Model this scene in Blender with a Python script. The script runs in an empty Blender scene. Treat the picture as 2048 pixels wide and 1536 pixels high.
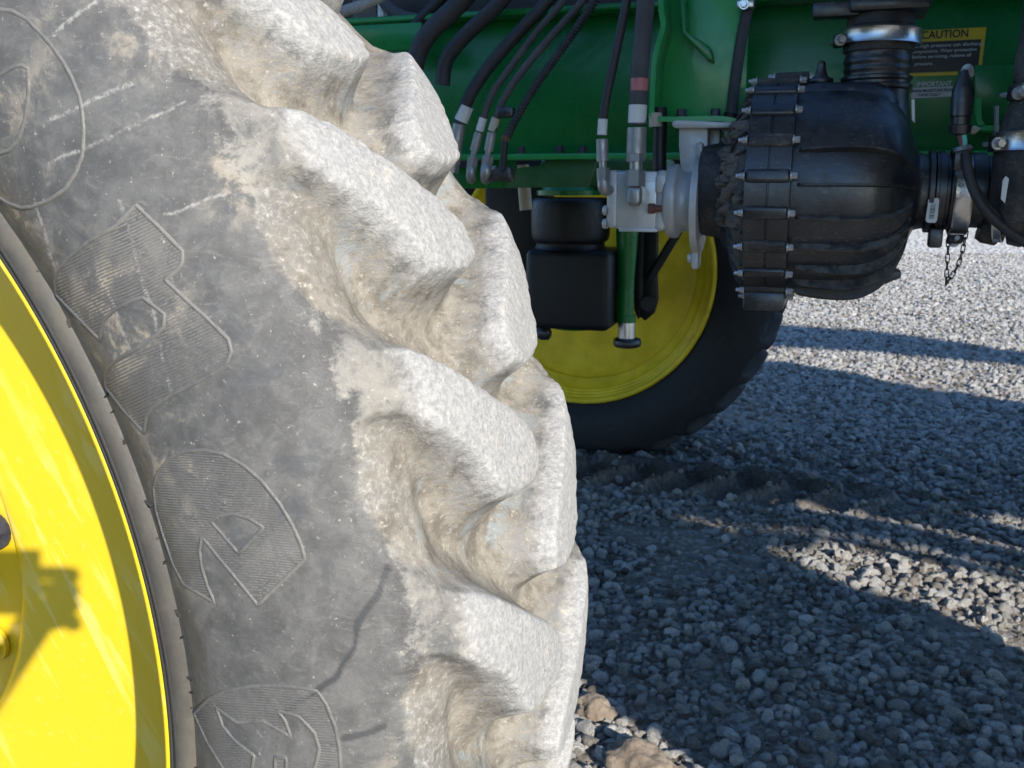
import bpy, bmesh, math, random
import numpy as np
from mathutils import Vector, Matrix, Quaternion
random.seed(7); rng = np.random.default_rng(7)
SC = bpy.context.scene
HUB = 0.835                      # height of the wheel hubs above the gravel
# ------------------------------------------------------------------ camera
FPX = 1907.0; YAW = .3197; PITCH = .2131
CAM = np.array([1.0591, -.5495, .4088 + HUB])
_fw = np.array([-math.sin(YAW)*math.cos(PITCH), math.cos(YAW)*math.cos(PITCH), -math.sin(PITCH)])
_rt = np.array([math.cos(YAW), math.sin(YAW), 0.0]); _up = np.cross(_rt, _fw)
cam = bpy.data.objects.new('camera', bpy.data.cameras.new('camera'))
SC.collection.objects.link(cam)
cam.matrix_world = Matrix([[_rt[0], _up[0], -_fw[0], CAM[0]], [_rt[1], _up[1], -_fw[1], CAM[1]], [_rt[2], _up[2], -_fw[2], CAM[2]], [0, 0, 0, 1]])
cam.data.sensor_width = 36; cam.data.lens = 36*FPX/2048
cam.data.clip_start = .02; cam.data.clip_end = 800
cam.data.dof.use_dof = True; cam.data.dof.focus_distance = .88; cam.data.dof.aperture_fstop = 22
SC.camera = cam
# ------------------------------------------------------------------ light
LD = np.array([-.677, .650, -.345]); LD /= np.linalg.norm(LD)
SUN_EL = math.asin(-LD[2]); SUN_AZ = math.atan2(-LD[0], -LD[1])     # azimuth from +Y towards +X
w = bpy.data.worlds.new('World'); SC.world = w; w.use_nodes = True
nt = w.node_tree; nt.nodes.clear()
sky = nt.nodes.new('ShaderNodeTexSky'); sky.sky_type = 'NISHITA'; sky.sun_disc = False
sky.sun_elevation = SUN_EL; sky.sun_rotation = SUN_AZ
sky.air_density = 1.0; sky.dust_density = .2; sky.ozone_density = 6.0; sky.altitude = 200
bgn = nt.nodes.new('ShaderNodeBackground'); bgn.inputs[1].default_value = .15
wo = nt.nodes.new('ShaderNodeOutputWorld')
nt.links.new(sky.outputs[0], bgn.inputs[0]); nt.links.new(bgn.outputs[0], wo.inputs[0])
sl = bpy.data.lights.new('sun', 'SUN'); sl.energy = 5.0; sl.angle = math.radians(.53); sl.color = (1, .93, .83)
so = bpy.data.objects.new('sun', sl); SC.collection.objects.link(so)
so.rotation_euler = Vector(LD).to_track_quat('-Z', 'Y').to_euler(); so.location = (6, -6, 6)
SC.view_settings.view_transform = 'Standard'; SC.view_settings.look = 'None'
SC.view_settings.exposure = .98; SC.view_settings.gamma = 1; SC.view_settings.use_curve_mapping = False
SC.render.engine = 'CYCLES'; SC.cycles.use_denoising = True; SC.cycles.max_bounces = 6

# ------------------------------------------------------------------ helpers
def at(x, y, Y):
    d = _fw + (x-1024)/FPX*_rt - (y-768)/FPX*_up
    return CAM + d*((Y-CAM[1])/d[1])
def mpp(x, y, Y):
    P = at(x, y, Y); return float((P-CAM) @ _fw)/FPX
def to_px(P):
    v = P-CAM; z = v @ _fw
    return 1024+FPX*(v @ _rt)/z, 768-FPX*(v @ _up)/z, z
def nz(v):
    v = np.asarray(v, float); return v/np.linalg.norm(v)

class MB:
    """collects faces of one mesh object"""
    def __init__(s): s.v = []; s.f = []; s.n = 0
    def add(s, V, F):
        V = np.asarray(V, float); s.v.append(V); s.f += [tuple(int(i)+s.n for i in f) for f in F]; s.n += len(V); return s
    def box(s, c, size, R=None, bev=0.0, seg=2):
        bm = bmesh.new(); bmesh.ops.create_cube(bm, size=1)
        bmesh.ops.scale(bm, vec=size, verts=bm.verts)
        if bev > 0: bmesh.ops.bevel(bm, geom=bm.edges[:], offset=bev, segments=seg, affect='EDGES', profile=.5)
        return s.bm(bm, c, R)
    def bm(s, bm, c=(0, 0, 0), R=None):
        V = np.array([v.co[:] for v in bm.verts]); bm.verts.index_update()
        F = [[v.index for v in f.verts] for f in bm.faces]; bm.free()
        if R is not None: V = V @ np.asarray(R).T
        return s.add(V+np.asarray(c), F)
    def lathe(s, prof, o, axis, seg=48, a0=0, a1=2*math.pi, cap=True):
        """prof: list of (axial, radius)"""
        A = nz(axis); t = np.array([0, 0, 1.]) if abs(A[2]) < .9 else np.array([0, 1., 0])
        U = nz(np.cross(t, A)); W = np.cross(A, U)
        full = abs(a1-a0-2*math.pi) < 1e-6; n = seg if full else seg+1
        ang = a0+(a1-a0)*np.arange(n)/seg
        V = []; F = []
        for (h, r) in prof:
            V.append(np.asarray(o)+A*h+r*(np.cos(ang)[:, None]*U+np.sin(ang)[:, None]*W))
        V = np.vstack(V)
        for i in range(len(prof)-1):
            for j in range(seg):
                k = (j+1) % n
                F.append((i*n+j, i*n+k, (i+1)*n+k, (i+1)*n+j))
        if cap and full:
            if prof[0][1] > 1e-5: F.append(tuple(range(n))[::-1])
            if prof[-1][1] > 1e-5: F.append(tuple((len(prof)-1)*n+j for j in range(n)))
        return s.add(V, F)
    def cyl(s, a, b, r, seg=20, r2=None, bev=0.0):
        a = np.asarray(a, float); b = np.asarray(b, float); L = np.linalg.norm(b-a); r2 = r if r2 is None else r2
        p = [(0, r-bev), (bev, r), (L-bev, r2), (L, r2-bev)] if bev else [(0, r), (L, r2)]
        return s.lathe(p, a, b-a, seg)
    def tube(s, pts, r, seg=14, sub=6, cap=True):
        P = smooth_path(pts, sub); n = len(P)
        rr = np.full(n, r) if np.isscalar(r) else np.interp(np.linspace(0, 1, n), np.linspace(0, 1, len(r)), r)
        T = np.gradient(P, axis=0); T /= np.linalg.norm(T, axis=1)[:, None]
        U = nz(np.cross(T[0], [0.13, .2, 1.])); ang = 2*math.pi*np.arange(seg)/seg; V = []
        for i in range(n):
            U = nz(U-T[i]*(U @ T[i])); W = np.cross(T[i], U)
            V.append(P[i]+rr[i]*(np.cos(ang)[:, None]*U+np.sin(ang)[:, None]*W))
        F = [(i*seg+j, i*seg+(j+1) % seg, (i+1)*seg+(j+1) % seg, (i+1)*seg+j) for i in range(n-1) for j in range(seg)]
        if cap: F += [tuple(range(seg))[::-1], tuple((n-1)*seg+j for j in range(seg))]
        return s.add(np.vstack(V), F)
    def prism(s, poly, d, bev=0.0):
        """poly: world points of one planar outline; d: extrusion vector"""
        bm = bmesh.new(); vs = [bm.verts.new(Vector(p)) for p in poly]; f = bm.faces.new(vs)
        r = bmesh.ops.extrude_face_region(bm, geom=[f]); nv = [e for e in r['geom'] if isinstance(e, bmesh.types.BMVert)]
        bmesh.ops.translate(bm, vec=Vector(d), verts=nv)
        bmesh.ops.recalc_face_normals(bm, faces=bm.faces)
        if bev: bmesh.ops.bevel(bm, geom=bm.edges[:], offset=bev, segments=2, affect='EDGES', profile=.5)
        return s.bm(bm)
    def hexbolt(s, o, axis, r, h, washer=True, seg=6):
        A = nz(axis); o = np.asarray(o, float)
        if washer: s.cyl(o, o+A*h*.25, r*1.35, 16); o = o+A*h*.25
        return s.lathe([(0, r), (h*.8, r), (h, r*.86)], o, A, 6)

def smooth_path(pts, sub=6):
    p = np.asarray(pts, float); N = len(p)
    if sub <= 1 or N < 3: return p
    out = []
    for i in range(N-1):
        a, b, c, d = p[max(i-1, 0)], p[i], p[i+1], p[min(i+2, N-1)]
        for k in range(sub):
            t = k/sub
            out.append(.5*(2*b+(c-a)*t+(2*a-5*b+4*c-d)*t*t+(-a+3*b-3*c+d)*t**3))
    out.append(p[-1]); return np.array(out)

def link_mesh(name, V, F, m, parent=None, loc=(0, 0, 0), smooth=True, sharp=35, normals=None):
    me = bpy.data.meshes.new(name); me.from_pydata((np.asarray(V)-np.asarray(loc)).tolist(), [], F)
    if m is not None: me.materials.append(m)
    if smooth:
        me.shade_smooth()
        if normals is None: me.set_sharp_from_angle(angle=math.radians(sharp))
    if normals is not None: me.normals_split_custom_set_from_vertices(normals.tolist())
    o = bpy.data.objects.new(name, me); SC.collection.objects.link(o)
    if parent is not None: o.parent = parent
    return o
class Thing:
    def __init__(s, name, label, cat, loc, group=None):
        s.loc = np.asarray(loc, float); o = bpy.data.objects.new(name, None); SC.collection.objects.link(o)
        o.empty_display_size = .05; o.location = s.loc; o['label'] = label; o['category'] = cat
        if group: o['group'] = group
        s.o = o
    def part(s, name, mb, m, parent=None, label=None, **k):
        V = np.vstack(mb.v); o = link_mesh(name, V, mb.f, m, parent or s.o, s.loc, **k)
        if label: o['label'] = label
        return o
def single(name, mb, m, label, cat, group=None, **k):
    V = np.vstack(mb.v); loc = V.mean(axis=0); loc[2] = V[:, 2].min()
    o = link_mesh(name, V, mb.f, m, None, loc, **k); o.location = loc
    o['label'] = label; o['category'] = cat
    if group: o['group'] = group
    return o

# ------------------------------------------------------------------ materials
def new_mat(name):
    m = bpy.data.materials.new(name); m.use_nodes = True; return m, m.node_tree, m.node_tree.nodes['Principled BSDF']
class G:
    """tiny node builder"""
    def __init__(s, nt): s.nt = nt
    def n(s, t, **k):
        x = s.nt.nodes.new(t)
        for a, b in k.items(): setattr(x, a, b)
        return x
    def set(s, sock, v):
        if hasattr(v, 'is_linked') or isinstance(v, bpy.types.NodeSocket): s.nt.links.new(v, sock)
        else: sock.default_value = v
    def coord(s, scale=(1, 1, 1), rot=(0, 0, 0), kind='Object'):
        c = s.n('ShaderNodeTexCoord'); m = s.n('ShaderNodeMapping'); s.nt.links.new(c.outputs[kind], m.inputs[0])
        m.inputs['Scale'].default_value = scale; m.inputs['Rotation'].default_value = rot; return m.outputs[0]
    def noise(s, co, sc, det=4, rough=.6, dist=0.0, col=False):
        x = s.n('ShaderNodeTexNoise'); s.set(x.inputs['Vector'], co); x.inputs['Scale'].default_value = sc
        x.inputs['Detail'].default_value = det; x.inputs['Roughness'].default_value = rough; x.inputs['Distortion'].default_value = dist
        return x.outputs['Color' if col else 'Fac']
    def ramp(s, v, lo, hi, a=0.0, b=1.0):
        x = s.n('ShaderNodeMapRange', interpolation_type='SMOOTHSTEP'); s.set(x.inputs[0], v)
        for i, q in zip((1, 2, 3, 4), (lo, hi, a, b)): x.inputs[i].default_value = q
        return x.outputs[0]
    def mix(s, f, a, b, blend='MIX'):
        x = s.n('ShaderNodeMix', data_type='RGBA', blend_type=blend); s.set(x.inputs[0], f)
        for i, q in ((6, a), (7, b)): s.set(x.inputs[i], (*q, 1) if isinstance(q, tuple) and len(q) == 3 else q)
        return x.outputs[2]
    def math(s, op, a, b=0.0, clamp=False):
        x = s.n('ShaderNodeMath', operation=op, use_clamp=clamp); s.set(x.inputs[0], a); s.set(x.inputs[1], b); return x.outputs[0]
    def attr(s, name, kind='GEOMETRY', out='Fac'):
        x = s.n('ShaderNodeAttribute', attribute_name=name, attribute_type=kind); return x.outputs[out]
    def bump(s, h, dist, strength=1.0, normal=None):
        x = s.n('ShaderNodeBump'); s.set(x.inputs['Height'], h); x.inputs['Distance'].default_value = dist; x.inputs['Strength'].default_value = strength
        if normal is not None: s.set(x.inputs['Normal'], normal)
        return x.outputs[0]
def simple(name, col, rough=.5, metal=0.0, dust=0.0, dustcol=(.25, .21, .16), var=.15, bump=.0003, bscale=200, spec=.5, coat=0.0, up=0.0, scr=0.0):
    m, nt, p = new_mat(name); g = G(nt); co = g.coord()
    n1 = g.noise(co, 9, 5); n2 = g.noise(co, 60, 5, .7)
    c = g.mix(g.ramp(n1, .3, .7), tuple(x*(1-var) for x in col), tuple(min(1, x*(1+var)) for x in col))
    d = g.math('MULTIPLY', g.ramp(g.math('ADD', g.math('MULTIPLY', n1, .55), g.math('MULTIPLY', n2, .45)), .42, .68), dust)
    if up > 0:
        geo = g.n('ShaderNodeNewGeometry'); sx = g.n('ShaderNodeSeparateXYZ'); g.nt.links.new(geo.outputs['True Normal'], sx.inputs[0])
        d = g.math('ADD', d, g.math('MULTIPLY', g.ramp(sx.outputs[2], .2, .95), g.math('MULTIPLY', g.ramp(n2, .35, .7), up)), True)
    c = g.mix(d, c, dustcol)
    if scr:
        mp = g.n('ShaderNodeMapping'); g.set(mp.inputs[0], co); mp.inputs['Rotation'].default_value = (.4, .9, .3); mp.inputs['Scale'].default_value = (1, 1, 5)
        sm = g.math('MULTIPLY', g.ramp(g.noise(mp.outputs[0], 38, 3, .7, 3.0), .60, .64), g.ramp(n1, .40, .52))
        c = g.mix(g.math('MULTIPLY', sm, scr), c, (.20, .19, .175))
    g.set(p.inputs['Base Color'], c)
    g.set(p.inputs['Roughness'], g.math('ADD', g.math('MULTIPLY', d, .9-rough), g.ramp(n2, .2, .8, rough*.85, min(1, rough*1.15)), True))
    p.inputs['Metallic'].default_value = metal
    if metal and dust: g.set(p.inputs['Metallic'], g.math('MULTIPLY', g.math('SUBTRACT', 1.0, d), metal))
    p.inputs['Specular IOR Level'].default_value = spec
    p.inputs['Coat Weight'].default_value = coat; p.inputs['Coat Roughness'].default_value = .08
    if bump: g.set(p.inputs['Normal'], g.bump(g.noise(co, bscale, 3), bump))
    return m

M = {}
M['green'] = simple('green_paint', (.002, .165, .036), .28, dust=.12, dustcol=(.05, .12, .05), coat=.12, spec=.4, bump=.0012, bscale=9)
M['green_lit'] = simple('green_paint_lit', (.008, .30, .07), .35, dust=.2, dustcol=(.1, .2, .1), coat=.3)  # worn frame green, lightened so highlight and reflection sit in the colour
M['dark_green'] = simple('dirty_green_paint', (.012, .11, .03), .5, dust=.7, dustcol=(.10, .12, .05))
M['black_plastic'] = simple('black_moulded_plastic', (.011, .012, .016), .33, dust=.3, spec=.8, dustcol=(.05, .05, .055), up=.3, bump=.0004, bscale=120, scr=.45)
M['black_rib'] = simple('scuffed_rib', (.016, .016, .018), .42, dust=.45, dustcol=(.14, .135, .12), up=.9)
M['black_dirty'] = simple('dirty_black_plastic', (.016, .016, .018), .6, dust=.9, dustcol=(.11, .095, .08), up=.5, bump=.0008, bscale=70, scr=.6)
M['black_steel'] = simple('black_steel', (.005, .0055, .007), .5, dust=.2, dustcol=(.03, .03, .034))
M['hose'] = simple('hydraulic_hose_rubber', (.016, .016, .02), .55, dust=.5, dustcol=(.07, .065, .07), up=.2, bump=.0004, bscale=350)
M['hose_grey'] = simple('dusty_hose_rubber', (.05, .05, .055), .7, dust=.6, dustcol=(.13, .12, .115), bump=.0004, bscale=350)
M['alu'] = simple('cast_aluminium', (.47, .47, .46), .45, metal=.35, dust=.45, dustcol=(.42, .38, .33), bump=.0005, bscale=260)
M['alu_body'] = simple('extruded_aluminium', (.50, .50, .50), .38, metal=.5, dust=.2, dustcol=(.45, .42, .38), bump=.0001)
M['zinc'] = simple('zinc_plated_steel', (.34, .34, .335), .42, metal=.8, dust=.5, dustcol=(.17, .16, .15))
M['steel'] = simple('stainless_steel', (.66, .66, .67), .30, metal=1, dust=0)
M['bolt'] = simple('bright_bolt', (.5, .5, .51), .35, metal=.8, dust=.6, dustcol=(.2, .19, .17))
M['dark_bolt'] = simple('black_oxide_bolt', (.03, .03, .04), .45, dust=.4, dustcol=(.1, .09, .08))
M['rust'] = simple('rusty_steel', (.10, .045, .03), .8, var=.4)
M['white_label'] = simple('white_label', (.62, .62, .60), .5, dust=.35, dustcol=(.45, .42, .36))
M['tan_label'] = simple('aged_label', (.48, .43, .33), .6, dust=.3)
M['pink'] = simple('pink_tape', (.42, .13, .13), .5, dust=.3, dustcol=(.45, .3, .28))
M['ink'] = simple('black_ink', (.012, .012, .013), .5, bump=0)
M['decal_black'] = simple('decal_black', (.02, .022, .025), .35, bump=0)
M['decal_yellow'] = simple('decal_yellow', (.62, .45, .02), .35, bump=0)
M['decal_white'] = simple('decal_white', (.55, .57, .58), .4, bump=0)
M['decal_grey'] = simple('decal_grey', (.5, .53, .54), .4, bump=0)
M['wire_teal'] = simple('teal_wire', (.1, .45, .42), .4); M['wire_red'] = simple('red_wire', (.25, .04, .05), .4); M['wire_dark'] = simple('brown_wire', (.05, .03, .03), .4)
M['mud'] = simple('dried_mud', (.11, .095, .082), .95, var=.35, bump=.003, bscale=60)
M['chain'] = simple('dark_chain_steel', (.05, .042, .035), .5, metal=.5)
M['conduit'] = simple('grey_corrugated_plastic', (.33, .33, .32), .6, dust=.3)
M['tank'] = simple('tank_plastic', (.5, .5, .46), .55); M['body_green'] = simple('body_green', (.01, .16, .03), .35, coat=.5)

def yellow_paint(name='yellow_wheel_paint'):
    m, nt, p = new_mat(name); g = G(nt)
    co = g.coord((1, 1, 1), (0, math.radians(28), 0)); mp = g.n('ShaderNodeMapping'); g.set(mp.inputs[0], co); mp.inputs['Scale'].default_value = (22, 4, 3.2)
    st = g.noise(mp.outputs[0], 1.6, 4, .6, .6); bl = g.noise(g.coord(), 7, 4, .6)
    s1 = g.math('MULTIPLY', g.ramp(st, .52, .60), g.ramp(bl, .36, .6))
    fine = g.ramp(g.noise(g.coord(), 90, 5, .7), .55, .75)
    c = g.mix(g.math('MULTIPLY', s1, .55), (.60, .42, .012), (.64, .53, .16))
    c = g.mix(g.math('MULTIPLY', fine, .16), c, (.62, .55, .3))
    g.set(p.inputs['Base Color'], c)
    g.set(p.inputs['Roughness'], g.math('ADD', g.math('MULTIPLY', s1, .3), .34)); p.inputs['Coat Weight'].default_value = .3; p.inputs['Coat Roughness'].default_value = .2
    g.set(p.inputs['Normal'], g.bump(g.noise(g.coord(), 45, 2), .0002))
    return m
M['yellow'] = yellow_paint(); M['yellow_plain'] = simple('yellow_wheel_paint_plain', (.86, .62, .015), .4, dust=.15, dustcol=(.5, .42, .15), bump=.0001)

def tyre_material(dark=0.0):
    m, nt, p = new_mat('dusty_tyre_rubber'); g = G(nt); co = g.coord()
    top = g.attr('lugtop'); val = g.attr('valley'); wet = g.attr('wet'); bz = g.attr('beadzone'); scr = g.attr('scratch'); sho = g.attr('shoulder')
    n_big = g.noise(co, 7, 5, .6); n_mid = g.noise(co, 38, 6, .7, .3); n_fine = g.noise(co, 230, 5, .75); n_sp = g.noise(co, 600, 3, .7)
    # streaky scuffs that follow the circumference a little
    cs = g.n('ShaderNodeMapping'); g.set(cs.inputs[0], co); cs.inputs['Rotation'].default_value = (0, math.radians(35), 0); cs.inputs['Scale'].default_value = (1, 1, 2.2)
    n_st = g.noise(cs.outputs[0], 55, 6, .78, 1.8)
    # sidewall rubber
    rub = g.mix(g.ramp(n_mid, .3, .72), (.060, .0595, .058), (.112, .110, .105))
    rub = g.mix(g.math('MULTIPLY', g.ramp(n_st, .5, .78), .6), rub, (.19, .182, .165))
    rub = g.mix(g.math('MULTIPLY', g.ramp(n_big, .46, .66), g.math('MULTIPLY', g.ramp(n_mid, .5, .62), .6)), rub, (.36, .30, .21))
    rub = g.mix(g.math('MULTIPLY', g.ramp(n_fine, .62, .71), .75), rub, (.38, .36, .31))
    rub = g.mix(g.math('MULTIPLY', g.ramp(g.noise(co, 120, 5, .8, 2.0), .60, .66), .5), rub, (.04, .045, .05))
    rub = g.mix(g.math('MULTIPLY', g.ramp(g.noise(co, 19, 6, .75, .8), .55, .68), .55), rub, (.05, .054, .06))
    rub = g.mix(g.math('MULTIPLY', g.math('MULTIPLY', bz, g.ramp(n_big, .2, .5)), .75), rub, (.105, .088, .052))
    # tan silt in the gaps between the lugs
    silt = g.mix(g.ramp(n_mid, .34, .62), (.112, .100, .082), (.232, .208, .170))
    silt = g.mix(g.math('MULTIPLY', g.ramp(n_st, .5, .7), .5), silt, (.21, .205, .19))
    silt = g.mix(g.math('MULTIPLY', g.ramp(n_fine, .54, .70), .6), silt, (.33, .30, .25))
    silt = g.mix(g.math('MULTIPLY', g.ramp(g.noise(co, 13, 6, .7, 1.0), .54, .64), .65), silt, (.20, .235, .25))
    bw = g.attr('bowl')
    bm_ = g.math('MULTIPLY', bw, g.ramp(g.math('ADD', g.math('MULTIPLY', n_big, .6), g.math('MULTIPLY', n_mid, .4)), .40, .56))
    silt = g.mix(g.math('MULTIPLY', bm_, .85), silt, g.mix(g.ramp(n_fine, .42, .68), (.115, .113, .108), (.27, .26, .235)))
    silt = g.mix(g.math('MULTIPLY', g.ramp(n_fine, .60, .70), .45), silt, (.44, .42, .37))
    fk = g.attr('flank'); fm = g.math('MULTIPLY', fk, g.ramp(g.math('ADD', g.math('MULTIPLY', n_st, .6), g.math('MULTIPLY', n_mid, .4)), .44, .58))
    silt = g.mix(g.math('MULTIPLY', fm, .8), silt, (.15, .155, .158))
    pale = g.ramp(g.noise(co, 34, 7, .8, .9), .57, .70)
    silt = g.mix(g.math('MULTIPLY', pale, .55), silt, (.40, .375, .33))
    # worn grey lug faces
    lug = g.mix(g.ramp(n_fine, .32, .68), (.205, .205, .20), (.345, .342, .332))
    lug = g.mix(g.math('MULTIPLY', g.ramp(g.noise(co, 22, 6, .75, 1.2), .46, .7), .55), lug, (.235, .235, .232))
    lug = g.mix(g.math('MULTIPLY', g.ramp(n_st, .5, .72), .5), lug, (.40, .385, .35))
    lug = g.mix(g.math('MULTIPLY', g.ramp(n_mid, .58, .72), .5), lug, (.50, .45, .37))
    lug = g.mix(g.math('MULTIPLY', g.ramp(n_sp, .54, .68), .6), lug, (.20, .20, .198))
    lug = g.mix(g.math('MULTIPLY', g.ramp(g.noise(co, 140, 5, .8, 1.0), .56, .68), .55), lug, (.22, .222, .222))
    nn = g.math('SUBTRACT', g.math('ADD', g.math('MULTIPLY', n_mid, 1.1), g.math('MULTIPLY', n_st, .5)), .8)
    fv = g.ramp(g.math('ADD', val, nn), .28, .78)
    ft = g.ramp(g.math('ADD', top, g.math('MULTIPLY', nn, .9)), .30, .75)
    fs = g.math('MULTIPLY', g.ramp(g.math('ADD', sho, g.math('MULTIPLY', nn, 1.6)), .45, .7), .85)
    shc = g.mix(g.ramp(n_mid, .36, .6), (.105, .104, .10), (.225, .212, .185)); shc = g.mix(g.math('MULTIPLY', g.ramp(n_fine, .56, .7), .6), shc, (.38, .355, .31))
    c = g.mix(fs, rub, shc); c = g.mix(fv, c, silt); c = g.mix(ft, c, lug)
    c = g.mix(g.math('MULTIPLY', g.math('MULTIPLY', scr, g.ramp(n_fine, .40, .6)), .6), c, (.32, .31, .285))
    c = g.mix(g.math('MULTIPLY', wet, .8), c, (.035, .037, .04))
    cut = g.ramp(g.noise(co, 75, 3, .7, 2.6), .69, .71)
    c = g.mix(g.math('MULTIPLY', g.math('MULTIPLY', cut, g.math('ADD', top, val, True)), .6), c, (.07, .065, .06))
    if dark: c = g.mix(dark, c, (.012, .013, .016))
    g.set(p.inputs['Base Color'], c)
    g.set(p.inputs['Roughness'], g.math('SUBTRACT', g.math('ADD', .62, g.math('MULTIPLY', g.math('ADD', fv, ft, True), .3), True), g.math('MULTIPLY', wet, .15)))
    p.inputs['Specular IOR Level'].default_value = .35
    amp = g.math('ADD', .14, g.math('MULTIPLY', g.math('ADD', sho, top, True), .86))
    h = g.math('ADD', g.math('MULTIPLY', n_mid, .50), g.math('ADD', g.math('MULTIPLY', n_fine, .50), g.math('MULTIPLY', n_st, .28)))
    g.set(p.inputs['Normal'], g.bump(g.math('MULTIPLY', h, amp), .0030))
    return m
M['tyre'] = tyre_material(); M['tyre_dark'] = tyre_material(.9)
M['letter'] = simple('letter_rubber', (.090, .088, .083), .6, dust=.6, dustcol=(.16, .15, .135), bump=.0006, bscale=300)
M['bead'] = simple('bead_rubber', (.048, .045, .038), .6, dust=.6, dustcol=(.085, .075, .055)); M['bead_dark'] = simple('bead_groove_rubber', (.018, .018, .018), .7)

# ------------------------------------------------------------------ value noise on arrays
def vnoise(P, sc, seed=0):
    Q = P*sc+seed*17.31; I = np.floor(Q).astype(np.int64); f = Q-I; f = f*f*(3-2*f); out = 0
    def h(a, b, c):
        n = (a*374761393+b*668265263+c*2147483647+seed*1013) & 0x7fffffff
        n = ((n ^ (n >> 13))*1274126177) & 0x7fffffff
        return ((n ^ (n >> 16)) & 0xffff)/65535.0
    for dx in (0, 1):
        for dy in (0, 1):
            for dz in (0, 1):
                out = out+h(I[..., 0]+dx, I[..., 1]+dy, I[..., 2]+dz)*(f[..., 0] if dx else 1-f[..., 0])*(f[..., 1] if dy else 1-f[..., 1])*(f[..., 2] if dz else 1-f[..., 2])
    return out*2-1
def sstep(x, a, b):
    t = np.clip((x-a)/(b-a), 0, 1); return t*t*(3-2*t)

# ------------------------------------------------------------------ tyre surface
_h = [(.012, .600), (-.005, .625), (-.028, .66), (-.040, .70), (-.043, .74), (-.037, .78), (-.022, .815), (-.006, .838), (.012, .852), (.04, .861), (.09, .867), (.16, .870)]
PROF = smooth_path(_h+[(.32-a, b) for a, b in _h[-2::-1]], 20)
PS = np.concatenate([[0], np.cumsum(np.hypot(*np.diff(PROF, axis=0).T))]); STOT = PS[-1]
_t = np.gradient(PROF, axis=0); _t /= np.linalg.norm(_t, axis=1)[:, None]
PN = np.stack([-_t[:, 1], _t[:, 0]], 1)           # outward normal in (y, r)
KU = .01518; NL = 31; PITCH_D = 360/NL
LUG = np.array([(22.0, .222), (21.1, .257), (20.3, .294), (19.25, .322), (18.0, .349), (16.5, .383), (15.4, .409), (14.1, .43), (12.9, .437), (12.05, .432), (11.6, .409), (11.75, .378), (12.1, .358), (12.9, .347), (14, .337), (15, .325), (16.1, .306), (17.1, .287), (18, .268), (18.6, .245), (18.9, .222)])
LUGM = LUG*np.array([KU, 1])
def poly_sd(U, S, poly):
    d = np.full(U.shape, 1e9); ins = np.zeros(U.shape, bool); n = len(poly)
    for i in range(n):
        ax, ay = poly[i-1]; bx, by = poly[i]; ex, ey = bx-ax, by-ay
        t = np.clip(((U-ax)*ex+(S-ay)*ey)/(ex*ex+ey*ey), 0, 1)
        d = np.minimum(d, np.hypot(U-ax-t*ex, S-ay-t*ey))
        c = ((by > S) != (ay > S)) & (U < (ax-bx)*(S-by)/(ay-by+1e-12)+bx); ins ^= c
    return np.where(ins, -d, d)
def half_tread(TH, S):
    """distance to near row of lugs; TH in degrees. returns sd, index of nearest lug"""
    base = np.floor((TH-10.5)/PITCH_D); best = np.full(TH.shape, 1e9); idx = np.zeros(TH.shape)
    for k in (-1, 0, 1):
        t = TH-(base+k)*PITCH_D
        sd = poly_sd(t*KU, S, LUGM); idx = np.where(sd < best, base+k, idx); best = np.minimum(best, sd)
    ph = (TH-10.3) % PITCH_D+10.3
    sc = np.interp(ph, [10.3, 11.1, 12.6, 14.4, 16.5, 17.8, 18.5, 19.2, 21.3, 21.9], [.252, .238, .224, .218, .220, .230, .245, .255, .258, .252])
    return best, idx, sc
def tyre_fields(TH, S):
    s2 = STOT-S
    d1, i1, sc1 = half_tread(TH, S); d2, i2, sc2 = half_tread(TH+PITCH_D/2, s2)
    side = np.where(S < STOT/2, S-sc1, s2-sc2)
    smn = np.minimum(S, s2)
    def smin(a, b, k):
        h = np.clip(.5+.5*(b-a)/k, 0, 1); return b*(1-h)+a*h-k*h*(1-h)
    sd = smin(smin(d1, d2, .012), side, .012)
    x = .5*((sd-.001)+np.sqrt((sd-.0008)**2+.0024**2))
    D = .056*sstep(smn, .203, .330)
    dep = D*(1-np.exp(-x/.0150))
    return sd, d1, i1, d2, i2, side, smn, dep
def tyre_point(TH, S, dep):
    y = np.interp(S, PS, PROF[:, 0]); r = np.interp(S, PS, PROF[:, 1]); ny = np.interp(S, PS, PN[:, 0]); nr = np.interp(S, PS, PN[:, 1])
    y = y-ny*dep; r = r-nr*dep; a = np.radians(TH)
    return np.stack([r*np.cos(a), y, r*np.sin(a)], -1)
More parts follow.
